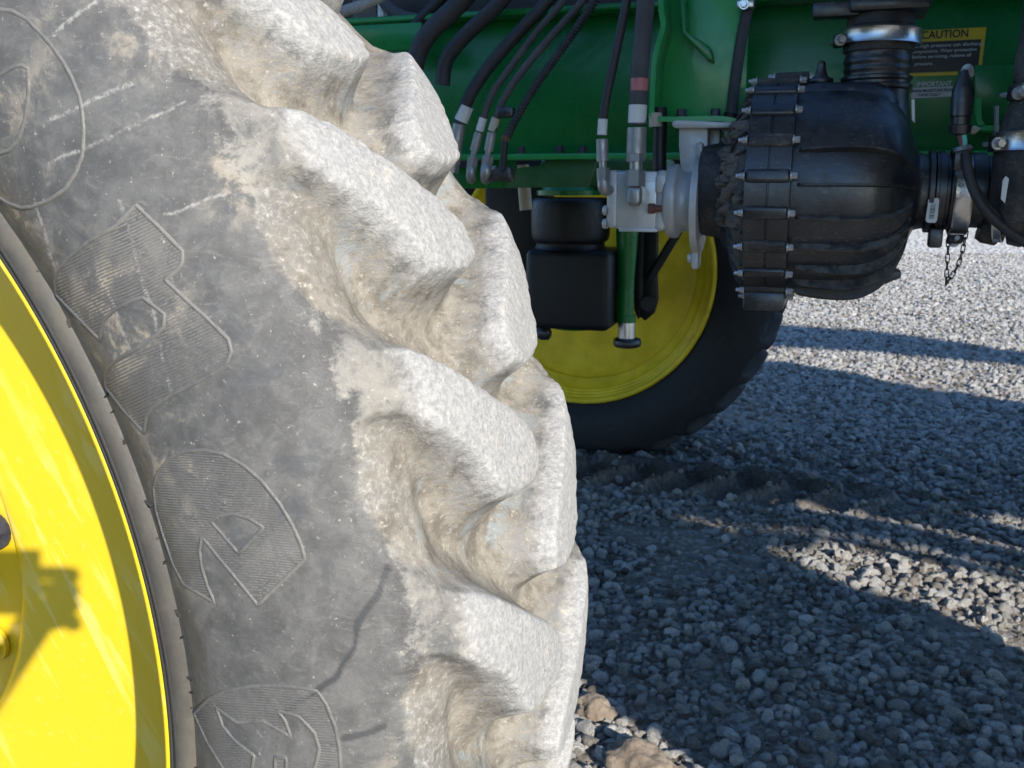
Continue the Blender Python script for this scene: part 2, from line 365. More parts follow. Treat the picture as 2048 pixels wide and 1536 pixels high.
def build_tyre(parent, th0, th1, nth, ns, s0=0.0, s1=None, detail=True, hires=False, split=True, name='tyre', mat='tyre', grow=0.0, widen=0.0):
    s1 = STOT if s1 is None else s1
    full = abs(th1-th0-360) < 1e-6
    th = np.linspace(th0, th1, nth+1); s = np.linspace(s0, s1, ns+1)
    TH, S = np.meshgrid(th, s, indexing='ij')
    sd, d1, i1, d2, i2, side, smn, dep = tyre_fields(TH, S)
    P = tyre_point(TH, S, dep)
    if detail:
        vm = sstep(smn, .2, .26)
        dep = dep+.0007*vm*vnoise(P, 18, 1)+.0005*vm*vnoise(P, 75, 2)+.0003*vm*vnoise(P, 190, 3)+.0002*vnoise(P, 90, 4)
        # torn crumbs along lug edges
        edge = np.exp(-(sd/.006)**2)*vm; dep = dep+.0018*edge*np.clip(vnoise(P, 160, 5), -.2, 1)
        P = tyre_point(TH, S, dep)
    if widen: P[..., 1] -= widen*np.clip(1-P[..., 1]/.32, 0, 1.2)*sstep(np.hypot(P[..., 0], P[..., 2]), .61, .72)
    if grow:
        rr_ = np.hypot(P[..., 0], P[..., 2]); P = P*np.stack([1+grow*np.clip(rr_-.61, 0, 1)/.26/rr_, np.ones_like(rr_), 1+grow*np.clip(rr_-.61, 0, 1)/.26/rr_], -1)
    # normals from the grid
    du = np.gradient(P, axis=0); dv = np.gradient(P, axis=1); N = np.cross(du, dv); N /= np.linalg.norm(N, axis=-1)[..., None]+1e-12
    rad = np.stack([np.cos(np.radians(TH)), 0*TH, np.sin(np.radians(TH))], -1)
    if (N[:, ns//2]*rad[:, ns//2]).sum() < 0: N = -N
    flip = (np.cross(du, dv)*N).sum() < 0
    top = np.clip(1-np.clip(sd, 0, 1)/.012, 0, 1)*sstep(smn, .240, .315)*np.where(np.minimum(d1, d2) < .02, 1, .0)
    val = sstep(side, -.030, .024)*sstep(sd, -.004, .02)
    sho = sstep(smn, .200, .268); bzn = 1-sstep(smn, .02, .075); bowl = 1-sstep(smn, .232, .315); flank = sstep(sd, -.001, .004)*(1-sstep(sd, .008, .030))*sstep(smn, .25, .30)*sstep(side, .0, .02)
    wet = np.zeros_like(TH); scr = np.zeros_like(TH)
    if hires:
        Pw = P+np.array([0, 0, HUB]); x, y, _ = to_px(Pw)
        def line(pts, wd, jit=6):
            q = np.array(pts, float); d = np.full(x.shape, 1e9); jx = x+jit*vnoise(P, 60, 8); jy = y+jit*vnoise(P, 60, 9)
            for a, b in zip(q[:-1], q[1:]):
                e = b-a; t = np.clip(((jx-a[0])*e[0]+(jy-a[1])*e[1])/(e@e), 0, 1); d = np.minimum(d, np.hypot(jx-a[0]-t*e[0], jy-a[1]-t*e[1]))
            wv = wd*(1+.45*vnoise(P, 45, 7)); return 1-sstep(d/wv, .7, 1.15)
        sw = (S < .25)
        wet = np.maximum(line([(776, 1138), (762, 1178), (738, 1215), (718, 1240), (708, 1290), (690, 1320), (655, 1372), (632, 1388)], 7, 13)*sw, .9*line([(690, 1475), (730, 1468), (765, 1455)], 8, 5)*sw)
        wet = np.maximum(wet, .9*line([(632, 1388), (600, 1405), (560, 1430)], 5, 8)*sw)
        wet = np.maximum(wet, .35*line([(435, 1215), (410, 1270), (385, 1335)], 14, 18)*sw)
        for pl, wd in (([(100, 240), (165, 213), (230, 178), (262, 165)], 4), ([(90, 330), (160, 302), (215, 275), (300, 235), (370, 205)], 3.5), ([(330, 430), (400, 405), (460, 385)], 3),
                       ([(240, 400), (262, 480), (300, 600), (330, 730), (345, 790)], 3), ([(190, 520), (235, 640), (262, 700)], 3), ([(70, 410), (90, 470), (104, 520)], 3), ([(105, 70), (140, 40), (190, 5)], 4), ([(112, 530), (125, 580), (160, 640)], 6)):
            scr = np.maximum(scr, line(pl, wd, 5)*sw)
    nS = ns+1
    fi, fj = np.meshgrid(np.arange(nth), np.arange(ns), indexing='ij'); fi = fi.ravel(); fj = fj.ravel()
    quads = np.stack([fi*nS+fj, (fi+1)*nS+fj, (fi+1)*nS+fj+1, fi*nS+fj+1], 1)
    if flip or True:
        a, b, c = P.reshape(-1, 3)[quads[len(quads)//2][:3]]
        if np.cross(b-a, c-a) @ N.reshape(-1, 3)[quads[len(quads)//2][0]] < 0: quads = quads[:, ::-1]
    fid = np.zeros(len(quads), int)
    if split:
        q = lambda A: A.reshape(-1)[quads].mean(axis=1)
        D1, D2, SM = q(d1), q(d2), q(S)
        fid = np.where((D1 < .003) & (SM > .238), 1000+np.round(q(i1)).astype(int), 0)
        fid = np.where((D2 < .003) & (STOT-SM > .238) & (D2 < D1), 3000+np.round(q(i2)).astype(int), fid)
    Vf = P.reshape(-1, 3); Nf = N.reshape(-1, 3); A = {'lugtop': top, 'valley': val, 'wet': wet, 'scratch': scr, 'shoulder': sho, 'beadzone': bzn, 'bowl': bowl, 'flank': flank}
    root = None
    for k in [0]+sorted(set(fid.tolist())-{0}):
        sel = quads[fid == k]
        if len(sel) < 4: continue
        used, inv = np.unique(sel, return_inverse=True)
        me = bpy.data.meshes.new(name if k == 0 else 'tread_lug'); F = inv.reshape(sel.shape)
        me.vertices.add(len(used)); me.vertices.foreach_set('co', Vf[used].astype(np.float32).ravel())
        me.loops.add(F.size); me.loops.foreach_set('vertex_index', F.ravel().astype(np.int32))
        me.polygons.add(len(F)); me.polygons.foreach_set('loop_start', (np.arange(len(F))*4).astype(np.int32)); me.polygons.foreach_set('loop_total', np.full(len(F), 4, np.int32))
        me.update(calc_edges=True); me.validate(); me.materials.append(M[mat]); me.shade_smooth()
        for an, av in A.items():
            at_ = me.attributes.new(an, 'FLOAT', 'POINT'); at_.data.foreach_set('value', av.reshape(-1)[used].astype(np.float32))
        me.normals_split_custom_set_from_vertices(Nf[used].tolist())
        o = bpy.data.objects.new(name if k == 0 else 'tread_lug', me); SC.collection.objects.link(o)
        o.parent = parent if k == 0 else root
        if k == 0: root = o
    return root

# ------------------------------------------------------------------ wheel rim, shared shape
def rim_profile():
    # (axial y, radius) from outer lip over the barrel to the inner lip, a closed thin shell
    out = [(.003, .5915), (-.001, .593), (-.002, .596), (.001, .5985), (.008, .599), (.014, .598), (.02, .596), (.05, .594), (.085, .592), (.135, .587), (.168, .555), (.188, .524), (.205, .518), (.225, .545), (.26, .560), (.285, .574), (.300, .590), (.308, .603), (.316, .608), (.324, .606), (.328, .597), (.324, .588)]
    inn = [(.314, .584), (.306, .589), (.302, .584), (.296, .581), (.292, .574), (.284, .572), (.280, .563), (.272, .561), (.266, .552), (.255, .549), (.235, .538), (.215, .520), (.205, .510), (.19, .512), (.178, .520), (.158, .545), (.125, .575), (.085, .583), (.05, .586), (.02, .588), (.006, .590)]
    return out+inn+[out[0]]
def disc_profile():
    return [(.150, .568), (.160, .555), (.170, .52), (.172, .47), (.173, .40), (.175, .32), (.178, .275), (.192, .264), (.205, .25), (.205, .10), (.205, .0)]
def build_rim(parent):
    a = MB(); a.lathe(smooth_path(rim_profile(), 3), (0, 0, 0), (0, 1, 0), 220, cap=False)
    rim = link_mesh('rim', np.vstack(a.v), a.f, M['yellow'], parent, sharp=50)
    b = MB(); pr = disc_profile(); back = [(y+.014, r) for y, r in pr[::-1]]
    b.lathe(smooth_path(pr, 4), (0, 0, 0), (0, 1, 0), 180, cap=False); b.lathe(back, (0, 0, 0), (0, 1, 0), 180, cap=False)
    disc = link_mesh('wheel_disc', np.vstack(b.v), b.f, M['yellow'], parent, sharp=40)
    return rim, disc
def build_hub(parent):
    h = MB(); h.lathe([(.204, .185), (.17, .185), (.165, .18), (.165, .15), (.10, .14), (.09, .13), (.09, 0)], (0, 0, 0), (0, 1, 0), 64, cap=False)
    hub = link_mesh('hub', np.vstack(h.v), h.f, M['yellow'], parent)
    for k in range(10):
        a = math.radians(36*k+9); c = np.array([.222*math.cos(a), .203, .222*math.sin(a)]); q = MB()
        q.hexbolt(c, (0, -1, 0), .016, .02); q.cyl(c+[0, -.01, 0], c+[0, -.036, 0], .009, 12, bev=.002)
        link_mesh('wheel_nut', np.vstack(q.v), q.f, M['dark_bolt'] if k == 0 else M['yellow'], hub)
    return hub

# near front wheel -------------------------------------------------
W1 = Thing('front_wheel', 'large yellow wheel with a dusty lugged tyre, filling the left half of the picture', 'wheel', (0, 0, HUB))
TH0, TH1 = -17.5, 52.0
tyre = build_tyre(W1.o, TH0, TH1, 700, 430, .0, .64, hires=True)
build_tyre(tyre, TH1, 360+TH0, 340, 76, split=False, name='tyre_carcass')['label'] = 'remaining sweep of the tyre with its lugs'
rim1, disc1 = build_rim(W1.o); rim1.data.materials[0] = M['yellow']
hub1 = build_hub(W1.o)
# raised sidewall lettering: outlines followed on the real sidewall
_ins = np.vstack([PROF, [[.308, .5], [.012, .5]]])
def on_sidewall(pts):
    out = []
    for x, y in pts:
        d = nz(_fw+(x-1024)/FPX*_rt-(y-768)/FPX*_up); t = np.arange(.45, 1.6, .0006)
        P = CAM+d*t[:, None]; P = P-np.array([0, 0, HUB]); r = np.hypot(P[:, 0], P[:, 2])
        yy = np.interp(r, PROF[:150, 1], PROF[:150, 0])       # sidewall part, r rising
        k = np.argmax((P[:, 1] >= yy) & (r < .86))
        out.append(P[k])
    return np.array(out)
def wall_normal(P):
    r = np.hypot(P[:, 0], P[:, 2]); j = np.array([np.argmin(abs(PROF[:150, 1]-q)) for q in r]); n = PN[j]
    return np.stack([n[:, 1]*P[:, 0]/r, n[:, 0], n[:, 1]*P[:, 2]/r], 1)
def ridge(mb, P, w, h):
    """low rounded ridge lying on the sidewall along P"""
    if len(P) < 2: return
    N = wall_normal(P); T = np.gradient(P, axis=0); T /= np.linalg.norm(T, axis=1)[:, None]+1e-9; B = np.cross(N, T)
    rows = [P-B*w-N*.0006, P-B*w*.55+N*h*.8, P+N*h, P+B*w*.55+N*h*.8, P+B*w-N*.0006]
    n = len(P); V = np.stack(rows, 1).reshape(-1, 3)
    F = [(i*5+j, i*5+j+1, (i+1)*5+j+1, (i+1)*5+j) for i in range(n-1) for j in range(4)]
    mb.add(V, F)
def dens(poly, step=7, closed=True):
    q = np.array(list(poly)+([poly[0]] if closed else []), float); out = []
    for a, b in zip(q[:-1], q[1:]):
        m = max(1, int(np.hypot(*(b-a))/step)); out += [a+(b-a)*k/m for k in range(m)]
    out.append(q[-1]); return np.array(out)
def inside(x, y, polys):
    c = False
    for q in polys:
        n = len(q)
        for i in range(n):
            ax, ay = q[i-1]; bx, by = q[i]
            if (by > y) != (ay > y) and x < (ax-bx)*(y-by)/(ay-by+1e-12)+bx: c = not c
    return c
def letter(outer, holes, hang, gap, label):
    mb = MB(); polys = [outer]+holes
    for q in polys: ridge(mb, on_sidewall(dens(q)), .0019, .0011)
    P = np.array(outer, float); c = P.mean(axis=0); a = math.radians(hang); u = np.array([math.cos(a), math.sin(a)]); v = np.array([-u[1], u[0]])
    if gap:
        for k in np.arange(-260, 260, gap):
            run = []
            for s in np.arange(-300, 300, 5):
                q = c+u*s+v*(k+.6*math.sin(s*.05))
                if -40 < q[0] < 900 and -60 < q[1] < 1620 and inside(q[0], q[1], polys): run.append(q)
                else:
                    if len(run) > 3: ridge(mb, on_sidewall(run), .0009, .00042)
                    run = []
            if len(run) > 3: ridge(mb, on_sidewall(run), .0009, .00042)
    o = link_mesh('raised_letter', np.vstack(mb.v), mb.f, M['letter'], tyre, sharp=80); o['label'] = label
sc1 = lambda L, k, ox, oy: [(x*k+ox, y*k+oy) for x, y in L]
letter([(0, 19), (24, 22), (54, 39), (78, 63), (102, 90), (126, 123), (144, 156), (159, 192), (165, 228), (168, 269), (165, 311), (153, 344), (132, 377), (99, 401), (66, 413), (45, 416), (18, 407), (0, 395), (-40, 350), (-70, 280), (-82, 200), (-72, 110), (-45, 45), (-20, 24)],
       [[(0, 150), (28, 133), (45, 131), (56, 138), (57, 190), (50, 240), (38, 280), (20, 300), (0, 307), (-22, 295), (-34, 250), (-30, 190), (-14, 160)]], -35, 0, 'smooth rounded letter O at the top left of the sidewall')
letter(sc1([(835, 30), (980, 170), (1122, 315), (1120, 380), (1090, 430), (1015, 490), (1130, 600), (1270, 725), (1402, 855), (1420, 930), (1400, 990), (1340, 1050), (1200, 1125), (1050, 1200), (945, 1270), (900, 1330), (886, 1430), (760, 1290), (652, 1150), (645, 1090), (665, 1030), (740, 970), (850, 905), (960, 830), (1005, 780), (1010, 700), (880, 600), (800, 620), (700, 680), (640, 740), (620, 800), (615, 860), (480, 720), (345, 580), (338, 500), (360, 430), (430, 350), (540, 260), (700, 170), (770, 100)], .3255, 0, 400),
       [], -24, 6.6, 'ribbed S shaped letter between two dusty lugs and the rim')
letter(sc1([(130, 280), (150, 210), (200, 150), (260, 120), (350, 112), (440, 130), (530, 180), (610, 250), (690, 350), (750, 450), (790, 540), (805, 600), (595, 805), (470, 652), (345, 500), (335, 560), (345, 640), (370, 720), (402, 795), (265, 715), (220, 630), (175, 500), (140, 380)], .4468, 250, 850),
       [sc1([(385, 430), (430, 405), (490, 398), (560, 420), (620, 458), (510, 575)], .4468, 250, 850)], 4, 5.2, 'ribbed letter R with a pointed leg, below the middle of the sidewall')
letter(sc1([(310, 1290), (370, 1230), (450, 1190), (560, 1170), (680, 1165), (780, 1175), (860, 1190), (900, 1250), (940, 1350), (960, 1450), (965, 1536), (960, 1650), (800, 1700), (500, 1650), (440, 1536), (370, 1420)], .4468, 250, 850),
       [sc1([(410, 1265), (500, 1330), (620, 1325), (745, 1397), (715, 1320), (682, 1276), (780, 1305), (850, 1380), (870, 1450), (850, 1536), (820, 1600), (720, 1600), (722, 1490), (672, 1487), (672, 1600), (560, 1600), (578, 1480), (500, 1420), (440, 1350)], .4468, 250, 850)], 4, 5.2, 'ribbed letter cut off by the bottom edge of the picture')
# bead lines and moulding flash next to the rim
bd = MB()
for rr, ww, hh in ((.6145, .0012, .0008),):
    a = np.radians(np.linspace(TH0, TH1, 260)); yy = np.interp(rr, PROF[:150, 1], PROF[:150, 0]); ridge(bd, np.stack([rr*np.cos(a), yy+0*a, rr*np.sin(a)], 1), ww, hh)
a = math.radians(-16)
for k in range(44):
    a += math.radians(random.choice((1.1, 1.6, 2.4))); L = random.uniform(.012, .03); r0 = .606; sl_ = random.uniform(-.02, .03)
    rs = np.linspace(r0, r0+L, 5); aa = a+sl_*np.linspace(0, 1, 5); yy = np.interp(rs, PROF[:150, 1], PROF[:150, 0])
    ridge(bd, np.stack([rs*np.cos(aa), yy, rs*np.sin(aa)], 1), .0006, .0022)
bd.lathe([(.016, .5985), (.004, .5990), (-.001, .6000), (-.005, .604), (-.009, .611), (-.008, .620), (-.002, .626)], (0, 0, 0), (0, 1, 0), 360, cap=False)
link_mesh('bead_line', np.vstack(bd.v), bd.f, M['bead'], tyre, sharp=80)
bg = MB()
for rr, y0_ in ((.6012, -.0034), (.6095, -.0086)):
    bg.lathe([(y0_+.001, rr-.0016), (y0_-.0012, rr-.0008), (y0_-.0014, rr+.0004), (y0_-.0006, rr+.0014)], (0, 0, 0), (0, 1, 0), 300, cap=False)
link_mesh('bead_groove', np.vstack(bg.v), bg.f, M['bead_dark'], tyre, sharp=80)

# coarse wheel used for the two other wheels ------------------------
W2 = Thing('front_wheel', 'opposite wheel in the shade under the machine, yellow rim and dark tyre on the gravel', 'wheel', (0, 3.925, HUB))
W2.o.rotation_euler = (0, 0, math.pi)
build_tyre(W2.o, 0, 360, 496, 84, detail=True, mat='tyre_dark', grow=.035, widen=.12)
for o_ in build_rim(W2.o)+(build_hub(W2.o),): o_.data.materials[0] = M['yellow_plain']
def copy_tree(o, parent=None):
    c = o.copy(); SC.collection.objects.link(c); c.parent = parent
    for ch in list(o.children): copy_tree(ch, c)
    return c
W3 = copy_tree(W2.o); W3.name = 'rear_wheel'; W3.rotation_euler = (0, 0, 0); W3.location = (5.75, .0, HUB)
W3['label'] = 'rear wheel on the near side, out of the picture to the right'

# ------------------------------------------------------------------ machine body (mostly above and right of the picture)
MC = 1.9625                                # machine centre line
B = Thing('machine_body', 'tall machine body over the green frame, its dark underside just in view at the top', 'machine', (4.6, MC, 1.2))
def xz_prism(poly, y0, y1, bev=0.0):
    q = MB(); q.prism([(x, y0, z) for x, z in poly], (0, y1-y0, 0), bev); return q
B.part('shade_tank', xz_prism([(1.45, 1.32), (3.60, 1.34), (3.75, 1.54), (8.6, 1.52), (8.6, 1.9), (6.74, 2.34), (6.47, 2.55), (6.25, 2.79), (.7, 2.79), (.55, 2.0), (1.0, 1.75)], .34, .90, .01), M['tank'])  # unseen; outline shaped to throw shade on pump, frame and gravel
b = MB(); b.box((1.0, 2.2, 1.68), (4.2, 1.1, .12), bev=.02); B.part('belly_plate', b, M['black_steel'])
b = MB(); b.box((.2, 1.62, 1.78), (2.2, .1, .5), bev=.02); B.part('inner_panel', b, M['black_steel'])
b = MB()
for x in (4.4, 6.0): b.cyl((x, .5, 2.7), (x, .34, 3.5), .03)
B.part('boom_rest', b, M['dark_green'])
B.part('shade_boom', xz_prism([(3.5, 3.6), (7.58, 3.45), (8.9, 3.33), (9.6, 3.3), (9.37, 3.62), (9.39, 3.77), (9.1, 3.97), (8.68, 4.0), (3.5, 4.0)], .22, .34, .01), M['body_green'])  # unseen; outline shaped to cast the shade band on the far gravel
SHP = Thing('shade_panels', 'unseen thin panels added to shade the gravel, near side of the machine, right of the picture', 'shade panels', (3.1, 0, .2))  # unseen panels added to block the sun over the gravel
SHP.part('shade_panel', xz_prism([(2.24, .18), (3.80, .18), (3.79, 1.09), (3.79, 1.16), (3.82, 1.24), (3.66, 1.27), (3.66, 1.5), (2.5, 1.62), (2.13, 1.3), (2.20, .86), (2.17, .79), (2.24, .76)], -.015, .015, .003), M['body_green'])  # added thin blocker, outline cut to leave the lit gravel patches
SHP.part('step', xz_prism([(3.66, 1.40), (3.86, 1.43), (4.01, 1.48), (4.16, 1.455), (4.36, 1.40), (5.0, 1.25), (5.0, 1.30), (4.5, 1.40), (4.36, 1.455), (4.1, 1.51), (3.7, 1.49)], -.012, .012, .002), M['black_steel'])  # added slat, its edge bounds the sunlit strip on the gravel
SHP.part('step', xz_prism([(3.7, 1.50), (4.1, 1.53), (4.36, 1.49), (4.5, 1.435), (5.0, 1.33), (5.0, 1.47), (4.7, 1.545), (4.48, 1.62), (4.2, 1.66), (3.7, 1.62)], -.012, .012, .002), M['black_steel'])  # added slat, gaps beside it let narrow sun streaks through
SHP.part('step', xz_prism([(3.7, 1.63), (4.2, 1.70), (4.5, 1.665), (4.7, 1.59), (5.0, 1.5), (5.0, 2.0), (3.7, 2.0)], -.012, .012, .002), M['black_steel'])  # added upper slat, closes the shade above the streaks

# ------------------------------------------------------------------ chassis frame
YR = 1.42                                   # front face of the frame rail
F = Thing('chassis_frame', 'dark green painted frame rail running across the picture behind the hoses', 'frame', at(1300, 310, YR))
zb = at(1300, 313, YR)[2]; zt = at(1100, 38, YR)[2]
b = MB(); b.box((1.3, YR+.006, (zb+zt)/2+.004), (5.6, .012, zt-zb), bev=.002); F.part('rail_web', b, M['green'])
b = MB(); b.box((1.3, YR-.035, zb), (5.6, .085, .012), bev=.003); F.part('lower_flange', b, M['green_lit'])
b = MB(); b.box((1.3, YR-.03, zt+.006), (5.6, .08, .012), bev=.003); F.part('upper_flange', b, M['green'])
b = MB(); b.box((1.3, YR+.3, zt+.16), (5.6, .012, .32), bev=.002); F.part('upper_web', b, M['black_steel'])
b = MB(); b.box((1.3, YR+1.02, (zb+zt)/2+.02), (5.6, .012, zt-zb), bev=.002); F.part('far_rail', b, M['dark_green'])
def px_prism(poly, Y, d, bev=0.0):
    q = MB(); q.prism([at(x, y, Y) for x, y in poly], (0, d, 0), bev); return q
F.part('guard_plate', px_prism([(1095, 319), (1194, 320), (1176, 374), (1012, 376), (1036, 336), (1078, 331), (1092, 320)], YR-.035, .008, .001), M['dark_green'], label='dull olive green guard plate hanging under the frame')
F.part('cross_tube', px_prism([(880, 345), (1018, 316), (1030, 376), (880, 378)], YR+.03, .05, .004), M['green'])
F.part('upper_plate', px_prism([(690, 52), (842, 44), (845, 100), (742, 102), (690, 70)], YR-.12, .012, .002), M['green'])
for x, y in ((1043, 302), (1119, 300), (1165, 301)):
    q = MB(); q.hexbolt(at(x, y+6, YR-.04), (0, 0, 1), .009, .012); F.part('frame_bolt', q, M['dark_bolt'])
for x, y, r in ((1398, 40, .02), (1690, 100, .006)):
    q = MB(); q.hexbolt(at(x, y, YR), (0, -1, 0), r*.6, r*.5); F.part('frame_bolt', q, M['dark_bolt'])
# pump bracket hanging off the rail
Yb = 1.14
F.part('bracket_web', px_prism([(1322, -60), (1330, 60), (1318, 110), (1312, 235), (1470, 240), (1492, 200), (1500, -60)], Yb+.075, .010, .0015), M['green_lit'])
def strip(path, Y, w, th, m, name, label=None):
    """bent flat bar: path px polyline at plane Y, depth w along +y"""
    P = [at(x, y, Y) for x, y in path]; P = smooth_path(P, 4); q = MB()
    T = np.gradient(P, axis=0); T /= np.linalg.norm(T, axis=1)[:, None]; Nn = np.cross(T, [0, 1, 0.]); n = len(P)
    V = np.concatenate([P+Nn*th/2, P-Nn*th/2, P-Nn*th/2+np.array([0, w, 0]), P+Nn*th/2+np.array([0, w, 0])])
    Fc = [(a*n+i, a*n+i+1, ((a+1) % 4)*n+i+1, ((a+1) % 4)*n+i) for a in range(4) for i in range(n-1)]+[(0, n, 2*n, 3*n), (n-1, 4*n-1, 3*n-1, 2*n-1)]
    q.add(V, Fc); return F.part(name, q, m, label=label, sharp=30)
strip([(1321, -60), (1322, 20), (1326, 50), (1317, 85), (1309, 120), (1305, 180), (1303, 222), (1307, 234), (1318, 238), (1380, 238), (1440, 237), (1474, 243)], Yb, .08, .0085, M['green_lit'], 'bracket_flange', 'bright green bent flange around the pump bracket')
F.part('gusset', px_prism([(1368, -40), (1372, 62), (1418, 92), (1424, 110), (1424, 122), (1412, 118), (1362, 66), (1358, -40)], Yb+.035, .04, .002), M['green'])
for x in (1363, 1431):
    q = MB(); q.hexbolt(at(x, 234, Yb+.03), (0, 0, 1), .0085, .011); F.part('bracket_bolt', q, M['dark_bolt'])
    q = MB(); q.cyl(at(x, 262, Yb+.03), at(x, 247, Yb+.03), .0085, 6); q.cyl(at(x, 276, Yb+.03), at(x, 262, Yb+.03), .005, 10); F.part('bracket_nut', q, M['dark_bolt'])
# right hand channel
strip([(1957, 196), (1958, 238), (1964, 249), (1976, 256), (2100, 252)], YR-.12, .10, .009, M['green_lit'], 'side_channel')
F.part('channel_web', px_prism([(1950, 200), (1958, 202), (1960, 250), (2100, 250), (2100, 130), (1950, 130)], YR-.03, .01, .001), M['green'])
F.part('channel_plate', px_prism([(1934, 262), (1950, 250), (1962, 257), (1950, 268)], YR-.13, .03, .001), M['tan_label'])
# ------------------------------------------------------------------ decals (flat print) with raised film
def text_mesh(s, size, m, x, y, Y, parent, bold=0.0, w=None, shear=0.0, name='lettering', tilt=0.0):
    cu = bpy.data.curves.new('lettering', 'FONT'); cu.body = s; cu.size = size; cu.offset = bold; cu.shear = shear; cu.extrude = .0001; cu.resolution_u = 3
    tmp = bpy.data.objects.new('tmp', cu); SC.collection.objects.link(tmp); bpy.context.view_layer.update()
    me = bpy.data.meshes.new_from_object(tmp.evaluated_get(bpy.context.evaluated_depsgraph_get())); bpy.data.objects.remove(tmp)
    V = np.array([v.co[:] for v in me.vertices]); wd = V[:, 0].max()-V[:, 0].min(); fx = (w/wd) if w else 1
    me.materials.clear(); me.materials.append(m); o = bpy.data.objects.new(name, me); SC.collection.objects.link(o); o.parent = parent.o if isinstance(parent, Thing) else parent
    R = Matrix.Rotation(math.radians(90), 4, 'X') @ Matrix.Rotation(tilt, 4, 'Z')
    org = parent.loc if isinstance(parent, Thing) else Vector(parent['base'])
    o.matrix_local = Matrix.Translation(Vector(at(x, y, Y))-Vector(org)) @ R @ Matrix.Diagonal((fx, 1, 1, 1)); return o
D1 = Thing('caution_sign', 'black and yellow CAUTION decal on the green frame beside the black outlet pipe', 'warning decal', at(1900, 150, YR-.004))
Yd = YR-.0015
D1.part('yellow_border', px_prism([(1800, 63), (1973, 54), (1964, 131), (1957, 131), (1963, 78), (1800, 86)], Yd, .001), M['decal_yellow'], smooth=False)
D1.part('yellow_strip', px_prism([(1800, 147), (1915, 143), (1915, 150), (1800, 154)], Yd, .001), M['decal_yellow'], smooth=False)
D1.part('black_panel', px_prism([(1800, 86.5), (1962.5, 78.5), (1956, 131), (1915, 142.5), (1800, 146.5)], Yd, .001), M['decal_black'], smooth=False)
k = mpp(1900, 80, YR)
til = math.atan2(at(1973, 54, YR)[2]-at(1800, 63, YR)[2], at(1973, 54, YR)[0]-at(1800, 63, YR)[0])
text_mesh('CAUTION', 21*k, M['ink'], 1842, 78, Yd-.0004, D1, bold=.0004, w=86*k, tilt=til)
for s, x, y, wd in (('Fluid at high pressure can discharge', 1803, 97, 152), ('from components. Wear protective', 1798, 108, 144), ('glasses. Before servicing, relieve all', 1788, 119, 143), ('pressure.', 1829, 131, 34)):
    text_mesh(s, 9*k, M['decal_grey'], x, y, Yd-.0004, D1, bold=.0001, w=wd*k, tilt=til*.8)
D2 = Thing('notice_decal', 'small IMPORTANT notice under the caution decal, white on green', 'notice decal', at(1870, 195, YR-.004))
D2.part('white_panel', px_prism([(1825, 176), (1906, 172), (1903, 193), (1822, 197)], Yd, .001), M['decal_grey'], smooth=False)
text_mesh('IMPORTANT', 13*k, M['decal_white'], 1833, 173.5, Yd-.0004, D2, bold=.0003, w=65*k, tilt=til)
text_mesh('DRAIN MOISTURE FROM', 8*k, M['ink'], 1818, 185, Yd-.0006, D2, bold=.0001, w=84*k, tilt=til)
text_mesh('TANK DAILY', 8*k, M['ink'], 1836, 193, Yd-.0006, D2, bold=.0001, w=42*k, tilt=til)

# ------------------------------------------------------------------ pump with its ribbed black housing
Yp = 1.10; PZ = at(1590, 382, Yp)[2]; PO = np.array([0, Yp, PZ])
X = lambda px, y=382: at(px, y, Yp)[0]
kp = mpp(1590, 382, Yp)
PU = Thing('product_pump', 'big black ribbed pump housing hanging under the frame with a bolted flange', 'pump', (X(1590), Yp, PZ-218*kp))
def rev(prof, seg=96, k=kp): return [(X(x), r*k) for x, r in prof]
b = MB(); b.lathe(smooth_path(rev([(1588, 196), (1620, 197), (1680, 197), (1715, 194), (1745, 186), (1775, 168), (1798, 142), (1814, 112), (1824, 88), (1832, 74), (1850, 70), (1862, 66)]), 4), (0, Yp, PZ), (1, 0, 0), 96)
PU.part('housing_cover', b, M['black_plastic'])
b = MB(); b.lathe(smooth_path(rev([(1404, 86), (1412, 91), (1440, 95), (1460, 100), (1470, 128), (1480, 160), (1492, 184), (1508, 198)]), 4), (0, Yp, PZ), (1, 0, 0), 80)
PU.part('housing_back', b, M['black_dirty'])
b = MB(); b.lathe(rev([(1504, 196), (1506, 210), (1546, 210), (1547, 207), (1549, 207), (1550, 210), (1588, 210), (1590, 196)]), (0, Yp, PZ), (1, 0, 0), 120)
fl = PU.part('flange_ring', b, M['black_plastic'])
def polar(xp, r, ph):   # phi measured from the camera side (-y), positive up
    return np.array([X(xp), Yp-r*kp*math.cos(ph), PZ+r*kp*math.sin(ph)])
for i in range(20):
    ph = math.radians(-28+18*i-0); R = np.array(Matrix.Rotation(-ph, 3, 'X'))
    q = MB(); q.box(polar(1547, 207, ph), ((X(1588)-X(1506)), .016, .020), R=R, bev=.005, seg=3); PU.part('clamp_boss', q, M['black_plastic'] if i % 3 else M['black_dirty'], parent=fl)
    c = polar(1588, 212, ph)
    q = MB(); q.hexbolt(c, (1, 0, 0), .0052, .008); PU.part('flange_bolt', q, M['bolt'], parent=fl)
    c = polar(1506, 212, ph)
    q = MB(); q.hexbolt(c, (-1, 0, 0), .0050, .006); q.cyl(c+[-.006, 0, 0], c+[-.013, 0, 0], .0032, 10); PU.part('flange_bolt', q, M['bolt'], parent=fl)
